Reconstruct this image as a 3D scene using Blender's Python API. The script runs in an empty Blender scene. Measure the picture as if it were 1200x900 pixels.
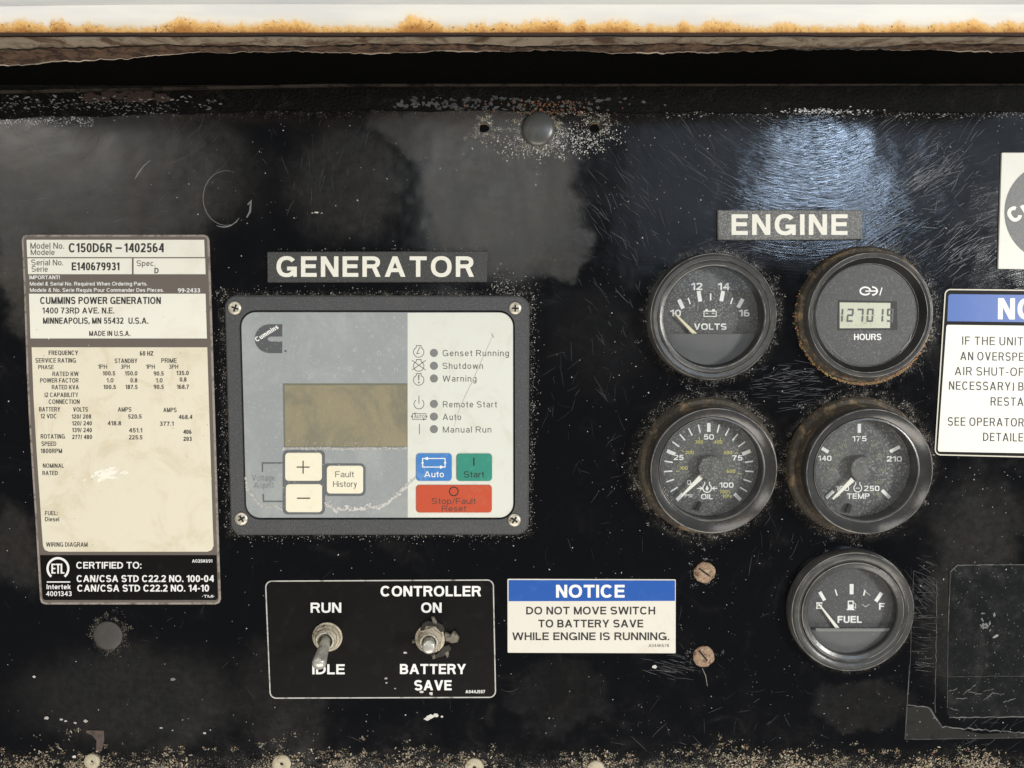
import bpy, bmesh, math, random
from mathutils import Vector
from mathutils.geometry import delaunay_2d_cdt
from math import sin, cos, pi, radians, tan, sqrt, atan2, hypot
R = random.Random(7)
sc = bpy.context.scene
COL = sc.collection

# ------------------------------------------------------------------ camera
DIST, FPX, PITCH = 0.36, 900.0, radians(5.3)
cam = bpy.data.objects.new('camera', bpy.data.cameras.new('camera'))
COL.objects.link(cam)
sc.camera = cam
cam.data.sensor_width = 36.0
cam.data.lens = 36.0 * FPX / 1200.0
cam.data.clip_start, cam.data.clip_end = 0.01, 60.0
cam.location = (0, -DIST, 0)
cam.rotation_euler = (pi / 2 - PITCH, 0, 0)

# ------------------------------------------------------------------ world, lamps, exposure
world = bpy.data.worlds.new('World')
sc.world = world
world.use_nodes = True
world.node_tree.nodes['Background'].inputs[0].default_value = (0.90, 0.95, 1.0, 1)
world.node_tree.nodes['Background'].inputs[1].default_value = 0.09


def lamp(name, loc, target, sx, sy, radiance, col):
    d = bpy.data.lights.new(name, 'AREA')
    d.shape = 'RECTANGLE'
    d.size, d.size_y = sx, sy
    d.energy = radiance * pi * sx * sy          # gives the lamp face that radiance
    d.color = col
    o = bpy.data.objects.new(name, d)
    COL.objects.link(o)
    o.location = loc
    o.rotation_euler = (Vector(target) - Vector(loc)).to_track_quat('-Z', 'Y').to_euler()
    return o


lamp('shop_lamp', (1.55, -1.40, 0.06), (0, 0, 0), 0.32, 0.32, 92.0, (1.0, 0.99, 0.96))
lamp('shop_window', (0.93, -2.0, 0.50), (0.15, 0, 0.05), 0.055, 0.34, 72.0, (0.58, 0.75, 1.0))
lamp('warm_side_fill', (-1.75, -1.9, 0.95), (0, 0, 0), 1.1, 0.75, 4.8, (1.0, 0.94, 0.84))  # added warm fill from the left, brightens the white lip
lamp('mid_reflection_lamp', (-0.08, -2.2, 0.42), (0, 0, 0), 0.36, 0.50, 3.0, (0.97, 1.0, 1.0))  # added lamp, makes the grey patch reflected mid panel
lamp('ceiling_lamp', (-0.2, -1.1, 1.55), (0, 0, 0.05), 1.5, 0.6, 4.2, (1.0, 0.96, 0.90))
lamp('right_reflection_lamp', (1.45, -3.0, 0.66), (1.45, 0, 0.66), 1.9, 0.85, 0.75, (0.66, 0.80, 1.0))  # added bluish lamp for the soft sheen at the panel's upper right
lamp('left_reflection_lamp', (-1.55, -1.9, 0.48), (-1.3, 0, 0.48), 1.0, 0.60, 1.15, (1.0, 0.97, 0.92))  # added dim lamp, gives the grey reflection at upper left
lamp('floor_bounce_fill', (0.0, -1.0, -1.3), (0, 0, 0.05), 1.6, 0.6, 6.0, (1.0, 0.93, 0.84))  # added fill in place of floor bounce, brightens the lip's underside
sc.view_settings.view_transform = 'Standard'
sc.view_settings.look = 'None'
sc.view_settings.exposure = 0.0
sc.view_settings.gamma = 1.0
sc.cycles.max_bounces = 6
sc.cycles.use_denoising = True

# ------------------------------------------------------------------ helpers
MM = 0.001
PX = DIST / FPX                                  # metres per photo pixel on the panel


def P(px, py, h=0.0):
    """the point of the place seen at photo pixel (px, py) that stands h mm off the panel"""
    a, b = (px - 600.0) / FPX, (450.0 - py) / FPX
    dx = a
    dy = cos(PITCH) + b * sin(PITCH)
    dz = -sin(PITCH) + b * cos(PITCH)
    t = (DIST - h * MM) / dy
    return Vector((dx * t, -h * MM, dz * t))


WORLDLOC = {}


def link(o, parent=None, loc=None):
    COL.objects.link(o)
    wl = Vector(loc) if loc is not None else Vector((0, 0, 0))
    WORLDLOC[o.name] = wl
    if parent is not None:
        o.parent = parent
        o.location = wl - WORLDLOC[parent.name]
    else:
        o.location = wl
    return o


def empty(name, loc, label, cat, group=None):
    o = bpy.data.objects.new(name, None)
    o.empty_display_size = 0.01
    link(o, None, loc)
    return tag(o, label, cat, group)


def tag(o, label=None, cat=None, group=None, kind=None):
    if label: o['label'] = label
    if cat: o['category'] = cat
    if group: o['group'] = group
    if kind: o['kind'] = kind
    return o


def mesh(name, verts, faces, mat, parent=None, smooth=False, cols=None, kind=None, label=None):
    n = len(verts)
    c = Vector((0, 0, 0))
    for v in verts: c += Vector(v)
    c /= max(n, 1)
    me = bpy.data.meshes.new(name)
    me.from_pydata([tuple(Vector(v) - c) for v in verts], [], faces)
    me.materials.append(mat)
    if cols is not None:
        at = me.color_attributes.new('tint', 'FLOAT_COLOR', 'POINT')
        for i, q in enumerate(cols): at.data[i].color = (q[0], q[1], q[2], 1)
    if smooth:
        for p in me.polygons: p.use_smooth = True
        if smooth != 'all':
            try: me.set_sharp_from_angle(angle=radians(38))
            except Exception: pass
    me.update()
    o = bpy.data.objects.new(name, me)
    link(o, parent, c)
    if kind: o['kind'] = kind
    if label: o['label'] = label
    return o


# ---- materials
def new_mat(name):
    m = bpy.data.materials.new(name)
    m.use_nodes = True
    nt = m.node_tree
    return m, nt, nt.nodes['Principled BSDF']


class NB:
    """small node helper"""
    def __init__(s, nt):
        s.nt = nt
        tc = nt.nodes.new('ShaderNodeTexCoord')
        s.geo = nt.nodes.new('ShaderNodeNewGeometry')
        vm = nt.nodes.new('ShaderNodeVectorMath'); vm.operation = 'SCALE'
        vm.inputs['Scale'].default_value = 1.0 / PX
        nt.links.new(s.geo.outputs['Position'], vm.inputs[0])
        s.pos = vm.outputs[0]                    # place coordinates counted in photo-pixel-sized units

    def L(s, a, b): s.nt.links.new(a, b)

    def noise(s, scale, detail=3, rough=0.6, vec=None, dist=0.0, stretch=None):
        n = s.nt.nodes.new('ShaderNodeTexNoise')
        n.inputs['Scale'].default_value = scale
        n.inputs['Detail'].default_value = detail
        n.inputs['Roughness'].default_value = rough
        n.inputs['Distortion'].default_value = dist
        v = vec or s.pos
        if stretch:
            mp = s.nt.nodes.new('ShaderNodeVectorMath'); mp.operation = 'MULTIPLY'
            mp.inputs[1].default_value = stretch
            s.L(v, mp.inputs[0]); v = mp.outputs[0]
        s.L(v, n.inputs['Vector'])
        return n.outputs['Fac']

    def math(s, op, a, b=None, clamp=False):
        m = s.nt.nodes.new('ShaderNodeMath'); m.operation = op; m.use_clamp = clamp
        for k, v in enumerate((a, b)):
            if v is None: continue
            if isinstance(v, (int, float)): m.inputs[k].default_value = v
            else: s.L(v, m.inputs[k])
        return m.outputs[0]

    def ramp(s, f, a, b, lo=0.0, hi=1.0):
        m = s.nt.nodes.new('ShaderNodeMapRange')
        m.interpolation_type = 'SMOOTHSTEP'
        s.L(f, m.inputs[0])
        for k, v in zip((1, 2, 3, 4), (a, b, lo, hi)): m.inputs[k].default_value = v
        return m.outputs[0]

    def mix(s, f, a, b):
        m = s.nt.nodes.new('ShaderNodeMix'); m.data_type = 'RGBA'
        if isinstance(f, (int, float)): m.inputs[0].default_value = f
        else: s.L(f, m.inputs[0])
        for k, v in ((6, a), (7, b)):
            if isinstance(v, (tuple, list)): m.inputs[k].default_value = (*v[:3], 1)
            else: s.L(v, m.inputs[k])
        return m.outputs[2]

    def bump(s, f, strength, dist):
        b = s.nt.nodes.new('ShaderNodeBump')
        b.inputs['Strength'].default_value = strength
        b.inputs['Distance'].default_value = dist
        s.L(f, b.inputs['Height'])
        return b.outputs[0]

    def sep(s):
        x = s.nt.nodes.new('ShaderNodeSeparateXYZ'); s.L(s.pos, x.inputs[0]); return x.outputs


def M(name, col, rough=0.5, metal=0.0, grain=None, dirt=None, bump=None, spec=0.5, rvar=0.0):
    """grain=(scale, other colour, lo, hi)  dirt=(scale, colour, lo, hi)  bump=(scale, strength, mm)"""
    m, nt, b = new_mat(name)
    n = NB(nt)
    b.inputs['Roughness'].default_value = rough
    b.inputs['Metallic'].default_value = metal
    b.inputs['Specular IOR Level'].default_value = spec
    c = tuple(col)
    if grain: c = n.mix(n.ramp(n.noise(grain[0], 2, 0.7), grain[2], grain[3]), c, grain[1])
    if dirt: c = n.mix(n.ramp(n.noise(dirt[0], 6, 0.72, dist=0.6), dirt[2], dirt[3]), c, dirt[1])
    if isinstance(c, tuple): b.inputs['Base Color'].default_value = (*c[:3], 1)
    else: n.L(c, b.inputs['Base Color'])
    if rvar:
        n.L(n.ramp(n.noise(0.05, 5, 0.7), 0.3, 0.7, max(0.03, rough - rvar), rough + rvar), b.inputs['Roughness'])
    if bump: n.L(n.bump(n.noise(bump[0], 4, 0.65), bump[1], bump[2] * MM), b.inputs['Normal'])
    return m


# ---- polygons in photo pixels
def rquad(tl, tr, br, bl, r, seg=6):
    """rounded quadrilateral, clockwise from top left; r one radius or four"""
    c = [Vector(p) for p in (tl, tr, br, bl)]
    rr = r if isinstance(r, (tuple, list)) else (r,) * 4
    out = []
    for i in range(4):
        p, a, b, q = c[i], c[i - 1], c[(i + 1) % 4], rr[i]
        if q <= 0: out.append((p.x, p.y)); continue
        da, db = (a - p).normalized(), (b - p).normalized()
        s, e = p + da * q, p + db * q
        ce = p + (da + db) * q
        a0, a1 = atan2(s.y - ce.y, s.x - ce.x), atan2(e.y - ce.y, e.x - ce.x)
        while a1 < a0: a1 += 2 * pi
        if a1 - a0 > pi: a0 += 2 * pi; a0, a1 = a0, a1
        for k in range(seg + 1):
            t = a0 + (a1 - a0) * k / seg
            rad = (s - ce).length
            out.append((ce.x + rad * cos(t), ce.y + rad * sin(t)))
    return out


def rrect(x0, y0, x1, y1, r, seg=6): return rquad((x0, y0), (x1, y0), (x1, y1), (x0, y1), r, seg)


def circ(cx, cy, r, n=32, ry=None): return [(cx + r * cos(2 * pi * k / n), cy + (ry or r) * sin(2 * pi * k / n)) for k in range(n)]


def inset(pts, d):
    n, out = len(pts), []
    area = sum(pts[i][0] * pts[(i + 1) % n][1] - pts[(i + 1) % n][0] * pts[i][1] for i in range(n))
    s = 1 if area > 0 else -1
    for i in range(n):
        p, a, b = Vector(pts[i]), Vector(pts[i - 1]), Vector(pts[(i + 1) % n])
        e1, e2 = (p - a), (b - p)
        if e1.length < 1e-6 or e2.length < 1e-6: out.append(tuple(p)); continue
        e1.normalize(); e2.normalize()
        n1, n2 = Vector((-e1.y, e1.x)) * s, Vector((-e2.y, e2.x)) * s
        m = n1 + n2
        if m.length < 1e-6: m = n1
        m.normalize()
        k = max(0.35, m.dot(n1))
        q = p + m * d / k
        out.append((q.x, q.y))
    return out


def plate(name, pts, h0, h1, mat, parent, bevel=0.25, smooth=False, hole=None, label=None):
    """solid plate, outline pts in photo pixels at its face, from h0 to h1 mm off the panel; bevel in mm"""
    n = len(pts)
    bp = bevel / (PX / MM)
    rings = [(pts, h0), (pts, h1 - bevel), (inset(pts, bp), h1)]
    vs, fs = [], []
    for k, (q, h) in enumerate(rings):
        for p in q:
            v = P(p[0], p[1], h1)
            vs.append((v.x, -h * MM, v.z))
    for k in range(2):
        for i in range(n):
            j = (i + 1) % n
            fs.append((k * n + i, k * n + j, (k + 1) * n + j, (k + 1) * n + i))
    if hole is None:
        fs.append(tuple(range(2 * n, 3 * n)))
    else:
        m = len(hole)
        b0 = len(vs)
        for q, h in ((hole, h1), (hole, h0)):
            for p in q:
                v = P(p[0], p[1], h1); vs.append((v.x, -h * MM, v.z))
        for i in range(m):
            j = (i + 1) % m
            fs.append((b0 + i, b0 + j, b0 + m + j, b0 + m + i))
        top = rings[2][0]
        vv, ff = tri_polys([top], [hole])
        b1 = len(vs)
        for p in vv:
            v = P(p[0], p[1], h1); vs.append((v.x, -h1 * MM, v.z))
        fs += [tuple(b1 + i for i in f) for f in ff]
    o = mesh(name, vs, fs, mat, parent, smooth=smooth, label=label)
    fix_normals(o)
    return o


def fix_normals(o):
    bm = bmesh.new(); bm.from_mesh(o.data)
    bmesh.ops.remove_doubles(bm, verts=bm.verts, dist=1e-7)
    bmesh.ops.recalc_face_normals(bm, faces=bm.faces)
    bm.to_mesh(o.data); bm.free()


def tri_polys(polys, holes=()):
    """union of overlapping polygons, minus holes, as triangles"""
    vs, fs = [], []
    for p in list(polys) + list(holes):
        p = list(p)
        if sum(p[i - 1][0] * p[i][1] - p[i][0] * p[i - 1][1] for i in range(len(p))) < 0: p.reverse()
        b = len(vs)
        vs += [Vector((q[0], q[1])) for q in p]
        fs.append(list(range(b, b + len(p))))
    nh = len(polys)
    rv, re, rf, ov, oe, of = delaunay_2d_cdt(vs, [], fs, 0, 1e-5, True)
    out = [tuple(f) for f, src in zip(rf, of) if src and not any(s >= nh for s in src)]
    return [(v.x, v.y) for v in rv], out


def flat(name, polys, h, mat, parent, holes=(), label=None, kind=None):
    """print: a sheet of ink h mm off the panel, polygons in photo pixels"""
    vv, ff = tri_polys(polys, holes)
    vs = [P(x, y, h) for x, y in vv]
    fs = []
    for f in ff:
        a, b, c = (vs[i] for i in f[:3])
        nrm = (b - a).cross(c - a)
        fs.append(f if nrm.y < 0 else tuple(reversed(f)))
    return mesh(name, vs, fs, mat, parent, label=label, kind=kind)


def lathe(name, c, prof, mat, parent, seg=72, smooth=True, label=None, wob=0.0, ang=None, metric=False):
    """turned ring round the point c; prof = [(radius in photo pixels at its own height, h mm)]"""
    vs, fs = [], []
    closed = ang is None
    a0, a1 = ang or (0, 2 * pi)
    ns = seg if closed else seg + 1
    for r, h in prof:
        rr = r * PX * (1 if metric else (DIST - h * MM) / DIST)
        for k in range(ns):
            t = a0 + (a1 - a0) * k / seg
            q = rr * (1 + wob * (R.random() - .5))
            vs.append((c.x + q * cos(t), -h * MM, c.z + q * sin(t)))
    for j in range(len(prof) - 1):
        for k in range(seg):
            k2 = (k + 1) % ns
            fs.append((j * ns + k, j * ns + k2, (j + 1) * ns + k2, (j + 1) * ns + k))
    if closed and prof[-1][0] < 0.02: pass
    o = mesh(name, vs, fs, mat, parent, smooth=smooth, label=label)
    fix_normals(o)
    return o


def strokes(pts, w, closed=False):
    """polyline of width w as quads (mitred)"""
    n = len(pts)
    p = [Vector(q) for q in pts]
    L_, R_ = [], []
    for i in range(n):
        a = p[i - 1] if (i > 0 or closed) else None
        b = p[(i + 1) % n] if (i < n - 1 or closed) else None
        if a is None: d = (b - p[i]).normalized(); m = Vector((-d.y, d.x)); k = 1
        elif b is None: d = (p[i] - a).normalized(); m = Vector((-d.y, d.x)); k = 1
        else:
            d1, d2 = (p[i] - a).normalized(), (b - p[i]).normalized()
            n1, n2 = Vector((-d1.y, d1.x)), Vector((-d2.y, d2.x))
            m = n1 + n2
            m = m.normalized() if m.length > 1e-6 else n1
            k = max(0.5, m.dot(n1))
        ww = w[i] if isinstance(w, (list, tuple)) else w
        L_.append(p[i] + m * ww / 2 / k); R_.append(p[i] - m * ww / 2 / k)
    out = []
    for i in range(n if closed else n - 1):
        j = (i + 1) % n
        out.append([tuple(L_[i]), tuple(L_[j]), tuple(R_[j]), tuple(R_[i])])
    return out


def arc(cx, cy, rx, ry, a0, a1, n=14, e=2.0):
    o = []
    for k in range(n + 1):
        t = radians(a0 + (a1 - a0) * k / n)
        c, s = cos(t), sin(t)
        o.append((cx + rx * math.copysign(abs(c) ** (2 / e), c), cy + ry * math.copysign(abs(s) ** (2 / e), s)))
    return o


# ------------------------------------------------------------------ lettering: a sans drawn stroke by stroke
GC = {}


def glyph(ch, w, h, e):
    """polygons of a character (cap height 1, baseline 0) and its width; w stem width, e squareness"""
    key = (ch, round(w, 3), round(h, 3), e)
    if key in GC: return GC[key]
    X = 0.73
    S = []

    def V(x, y0, y1, ww=None): ww = ww or w; S.append([(x, y0), (x + ww, y0), (x + ww, y1), (x, y1)])
    def H(x0, x1, y): S.append([(x0, y), (x1, y), (x1, y + h), (x0, y + h)])
    def D(xa, ya, xb, yb, k=1.08): S.append([(xa, ya), (xa + w * k, ya), (xb + w * k, yb), (xb, yb)])
    def ring(x0, y0, x1, y1, a0=0, a1=360, n=24):
        cx, cy, rx, ry = (x0 + x1) / 2, (y0 + y1) / 2, (x1 - x0) / 2, (y1 - y0) / 2
        o = arc(cx, cy, rx, ry, a0, a1, n, e); i = arc(cx, cy, rx - w, ry - h, a0, a1, n, e)
        for k in range(n): S.append([o[k], o[k + 1], i[k + 1], i[k]])
    def bowl(x0, x1, yb, yt, k=0.5):
        xm = max(x0, x1 - max((yt - yb) * 0.56, w * 1.2))
        H(x0 - .01, xm, yb); H(x0 - .01, xm, yt - h)
        ring(2 * xm - x1, yb, x1, yt, -90, 90, 14)
    def line(pts, ww=None): S.extend(strokes(pts, ww or w))
    W = 0.72
    if ch == 'A': W = .9; D(0, 0, (W - w * 1.08) / 2, 1); D(W - w * 1.08, 0, (W - w * 1.08) / 2, 1); H(.2, .7, .23)
    elif ch == 'B': W = .76; V(0, 0, 1); bowl(w, W, 0, .5 + h * .45); bowl(w, W - .04, .5 - h * .45, 1)
    elif ch == 'C': W = .84; ring(0, -.015, W, 1.015, 38, 322)
    elif ch == 'D': W = .8; V(0, 0, 1); bowl(w, W, 0, 1)
    elif ch == 'E': W = .68; V(0, 0, 1); H(w - .01, W, 0); H(w - .01, W, 1 - h); H(w - .01, W - .04, .5 - h * .4)
    elif ch == 'F': W = .64; V(0, 0, 1); H(w - .01, W, 1 - h); H(w - .01, W - .06, .48 - h * .4)
    elif ch == 'G': W = .88; ring(0, -.015, W, 1.015, 38, 330); V(W - w * .85, 0, .5, w * .85); H(W * .52, W, .5 - h)
    elif ch == 'H': W = .76; V(0, 0, 1); V(W - w, 0, 1); H(w - .01, W - w + .01, .5 - h * .4)
    elif ch == 'I': W = w; V(0, 0, 1)
    elif ch == 'J': W = .58; V(W - w, .3, 1); ring(0, -.015, W, .6, 180, 360, 14)
    elif ch == 'K': W = .8; V(0, 0, 1); D(w * .8, .3, W - w * 1.3, 1, 1.25); D(W - w * 1.25, 0, W * .3, .62, 1.2)
    elif ch == 'L': W = .62; V(0, 0, 1); H(w - .01, W, 0)
    elif ch == 'M': W = .9; V(0, 0, 1); V(W - w, 0, 1); D(.0, 1, (W - w) / 2, 0, 1.0); D(W - w, 1, (W - w) / 2, 0, 1.0)
    elif ch == 'N': W = .76; V(0, 0, 1); V(W - w, 0, 1); D(0, 1, W - w * 1.15, 0, 1.15)
    elif ch == 'O': W = .9; ring(0, -.015, W, 1.015)
    elif ch == 'Q': W = .9; ring(0, -.015, W, 1.015); D(W * .5, .28, W - w, -.05)
    elif ch == 'P': W = .74; V(0, 0, 1); bowl(w, W, .42, 1)
    elif ch == 'R': W = .78; V(0, 0, 1); bowl(w, W - .02, .42, 1); D(W - w * 1.05, 0, W * .48, .45 + h * .4, 1.08)
    elif ch == 'S' or ch == 's':
        T = 1.0 if ch == 'S' else X; W = .76 if ch == 'S' else .54
        q = (w + h) / 2; rx = (W - q) / 2; ry = (T + .03 - h) / 4
        pts = arc(W / 2, T + .015 - h / 2 - ry, rx, ry, 22, 250, 12, e) + arc(W / 2, -.015 + h / 2 + ry, rx, ry, 70, -158, 12, e)
        line(pts, q)
    elif ch == 'T': W = .74; V((W - w) / 2, 0, 1); H(0, W, 1 - h)
    elif ch == 'U': W = .76; V(0, .34, 1); V(W - w, .34, 1); ring(0, -.015, W, .7, 180, 360, 14)
    elif ch == 'V': W = .84; D((W - w * 1.08) / 2, 0, 0, 1); D((W - w * 1.08) / 2, 0, W - w * 1.08, 1)
    elif ch == 'W':
        W = 1.2; q = w * 1.04; m = (W - q) / 2
        D(W * .25 - q / 2, 0, 0, 1, 1.04); D(W * .25 - q / 2, 0, m, 1, 1.04); D(W * .75 - q / 2, 0, m, 1, 1.04); D(W * .75 - q / 2, 0, W - q, 1, 1.04)
    elif ch == 'X': W = .82; D(0, 0, W - w * 1.15, 1, 1.15); D(0, 1, W - w * 1.15, 0, 1.15)
    elif ch == 'Y': W = .82; V((W - w) / 2, 0, .45); D((W - w) / 2, .38, 0, 1, 1.05); D((W - w) / 2, .38, W - w * 1.1, 1, 1.1)
    elif ch == 'Z': W = .74; H(0, W, 0); H(0, W, 1 - h); D(0, h * .8, W - w * 1.2, 1 - h * .8, 1.2)
    elif ch == '0': W = .66; ring(0, -.01, W, 1.01)
    elif ch == '1': W = .42; V(W - w, 0, 1); line([(0, .76), (.12, .80), (.22, .88), (W - w * .5, .98)], h * .9)
    elif ch == '2':
        W = .66; ring(0, .42, W, 1.01, -20, 170, 14); H(0, W, 0)
        line([(W - w * .65, .60), (W * .62, .42), (W * .25, .2), (w * .55, h * .8)], w)
    elif ch == '3': W = .66; ring(.03, .46, W - .03, 1.01, -80, 165, 14); ring(0, -.01, W, .55, -165, 85, 14); H(W * .38, W * .6, .5 - h * .5)
    elif ch == '4': W = .68; V(W * .62, 0, 1); H(0, W, .24); D(0, .24, W * .62 - w * .2, 1, 1.0)
    elif ch == '5': W = .66; ring(0, -.01, W, .66, -160, 150, 18); H(.1, W - .05, 1 - h); S.append([(.04, .42), (.04 + w * .9, .42), (.1 + w * .9, 1), (.1, 1)])
    elif ch == '6': W = .66; ring(0, -.01, W, .64); ring(0, -.01, W, 1.01, 60, 200, 14); V(0, .3, .6)
    elif ch == '9': W = .66; ring(0, .36, W, 1.01); ring(0, -.01, W, 1.01, -120, 20, 14); V(W - w, .4, .7)
    elif ch == '7': W = .64; H(0, W, 1 - h); line([(W - w * .55, 1 - h * .9), (W * .52, .5), (W * .36, 0)], w)
    elif ch == '8': W = .66; ring(.03, .47, W - .03, 1.01); ring(0, -.01, W, .55)
    elif ch == 'a': W = .56; V(W - w, 0, .52); ring(.02, .3, W, X + .01, 0, 160, 12); ring(0, -.01, W * 1.05, .45, 20, 340, 16)
    elif ch == 'b': W = .58; V(0, 0, 1); ring(0, -.01, W, X + .01)
    elif ch == 'c': W = .54; ring(0, -.01, W, X + .01, 42, 318, 18)
    elif ch == 'd': W = .58; V(W - w, 0, 1); ring(0, -.01, W, X + .01)
    elif ch == 'e': W = .58; ring(0, -.01, W, X + .01, 0, 325, 20); H(w * .7, W - w * .2, X / 2 - h * .5)
    elif ch == 'f': W = .34; V(.1, 0, .78); H(0, W, X - h); ring(.1, .55, .58, 1.01, 95, 180, 6)
    elif ch == 'g': W = .58; V(W - w, -.1, X); ring(0, 0, W, X + .01); ring(0, -.3, W, .2, -160, 0, 12)
    elif ch == 'h': W = .56; V(0, 0, 1); ring(0, .2, W, X + .01, 0, 160, 12); V(W - w, 0, .48)
    elif ch == 'i': W = w; V(0, 0, X); V(0, 1 - h, 1)
    elif ch == 'j': W = .2; V(W - w, -.1, X); V(W - w, 1 - h, 1); ring(W - .5, -.3, W, .1, 270, 360, 6)
    elif ch == 'k': W = .54; V(0, 0, 1); D(w * .8, .25, W - w * 1.3, X, 1.2); D(W - w * 1.2, 0, W * .3, .45, 1.15)
    elif ch == 'l': W = w; V(0, 0, 1)
    elif ch == 'm': W = .88; V(0, 0, X); m = (W + w) / 2; ring(0, .2, m, X + .01, 0, 150, 12); V(m - w, 0, .48); ring(m - w, .2, W, X + .01, 0, 150, 12); V(W - w, 0, .48)
    elif ch == 'n': W = .56; V(0, 0, X); ring(0, .2, W, X + .01, 0, 150, 12); V(W - w, 0, .48)
    elif ch == 'o': W = .6; ring(0, -.01, W, X + .01)
    elif ch == 'p': W = .58; V(0, -.28, X); ring(0, -.01, W, X + .01)
    elif ch == 'q': W = .58; V(W - w, -.28, X); ring(0, -.01, W, X + .01)
    elif ch == 'r': W = .34; V(0, 0, X); ring(0, .25, .6, X + .01, 80, 170, 8)
    elif ch == 't': W = .34; V(.1, .12, .93); H(0, W, X - h); ring(.1, -.01, .5, .35, 180, 275, 6)
    elif ch == 'u': W = .56; V(W - w, 0, X); V(0, .25, X); ring(0, -.01, W, .5, 180, 340, 12)
    elif ch == 'v': W = .54; D((W - w) / 2, 0, 0, X, 1); D((W - w) / 2, 0, W - w, X, 1)
    elif ch == 'w': W = .84; q = w; D(W * .25 - q / 2, 0, 0, X, 1); D(W * .25 - q / 2, 0, (W - q) / 2, X, 1); D(W * .75 - q / 2, 0, (W - q) / 2, X, 1); D(W * .75 - q / 2, 0, W - q, X, 1)
    elif ch == 'y': W = .54; line([(w / 2, X), (W * .52, .05)], w); line([(W - w / 2, X), (W * .45, -.14), (W * .2, -.25), (.02, -.25)], w)
    elif ch == '.': W = w; V(0, 0, w)
    elif ch == ',': W = w; V(0, 0, w); D(0, -.14, w * .5, 0, .5)
    elif ch == ':': W = w; V(0, 0, w); V(0, X - w, X)
    elif ch == '-': W = .32; H(0, W, .34)
    elif ch == '_': W = .7; H(0, W, .42)
    elif ch == '/': W = .38; D(0, -.02, W - w * .9, 1.02, .9)
    elif ch == '!': W = w; V(0, 0, w); V(0, w * 1.5, 1)
    elif ch == '&': W = .72; ring(.1, .5, .56, 1.01); ring(0, -.01, .6, .55, 60, 320, 14); line([(.2, .62), (W - .04, 0)], w)
    elif ch == ')': W = .3; ring(-.3, -.2, W, 1.1, -60, 60, 10)
    elif ch == '(': W = .3; ring(0, -.2, .6, 1.1, 120, 240, 10)
    elif ch == '*': W = .2; V(0, .35, .6)
    elif ch == '~': W = .2; ring(0, .62, .34, 1.0, 0, 360, 12)
    else: W = .30
    if S:
        vv, ff = tri_polys(S)
    else: vv, ff = [], []
    GC[key] = (vv, ff, W)
    return GC[key]


def text(s, x0, x1, base, cap, h, mat, parent, w=0.20, gap=None, ang=0.0, fit=None, e=2.25, slant=0.0, name='lettering', skew=0.0, curve=None):
    """one line of lettering whose ink runs from x0 to x1 in photo pixels; fit = number of characters that span x0..x1"""
    gap = (0.115 + 0.02 * (0.2 - w) * 10) if gap is None else gap
    ww, hh_ = w, w * 0.88
    for turn in range(3):        # keep the stems as thick as asked for when the line is set narrow or wide
        pen, items, endfit = 0.0, [], None
        for i, ch in enumerate(s):
            vv, ff, W = glyph(ch, ww, hh_, e)
            if ch == ' ': pen += .36
            else:
                items.append((vv, ff, pen)); pen += W + gap
            if fit and i == fit - 1: endfit = pen - gap
        total = endfit if endfit else pen - gap
        sx = (x1 - x0) / total
        nw = round(min(.30, max(.08, w * cap / sx)), 2)
        if nw == ww: break
        ww = nw
    ca, sa = cos(radians(ang)), sin(radians(ang))
    vs, fs = [], []
    for vv, ff, p in items:
        b = len(vs)
        for x, y in vv:
            X_ = (x + p) * sx + slant * y * cap
            Y_ = y * cap
            px = x0 + X_ * ca - Y_ * sa + skew * Y_
            py = base - (X_ * sa + Y_ * ca)
            if curve: py += curve * ((px - (x0 + x1) / 2) / 100) ** 2
            vs.append(P(px, py, h))
        for f in ff:
            a, bb, c = (vs[b + i] for i in f[:3])
            nrm = (bb - a).cross(c - a)
            fs.append(tuple(b + i for i in (f if nrm.y < 0 else tuple(reversed(f)))))
    return mesh(name, vs, fs, mat, parent)

# ------------------------------------------------------------------ the black panel
VO, HO, OI, TE, FU = 'volts hours oil temp fuel'.split()
GPOS = {  # photo centre of the front ring, its radius, its height (mm)
    VO: (836.5, 371.5, 72.5, 8.0), HO: (1020, 369.6, 71.5, 8.0), OI: (836.5, 552, 75.5, 13.0),
    TE: (1019, 553, 75.5, 15.5), FU: (1000, 718, 72.5, 6.0)}


def axis(k, h=0):
    x, y, r, hh = GPOS[k]
    c = P(x, y, hh); return Vector((c.x, -h * MM, c.z))


def to_px(v):
    """photo pixel of a point lying on the panel plane"""
    y, z = DIST, v.z
    f = y * cos(PITCH) - z * sin(PITCH); u = y * sin(PITCH) + z * cos(PITCH)
    return 600 + FPX * v.x / f, 450 - FPX * u / f


def q2(px, py):
    """units used in the panel's material"""
    v = P(px, py); return v.x / PX, v.z / PX


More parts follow.
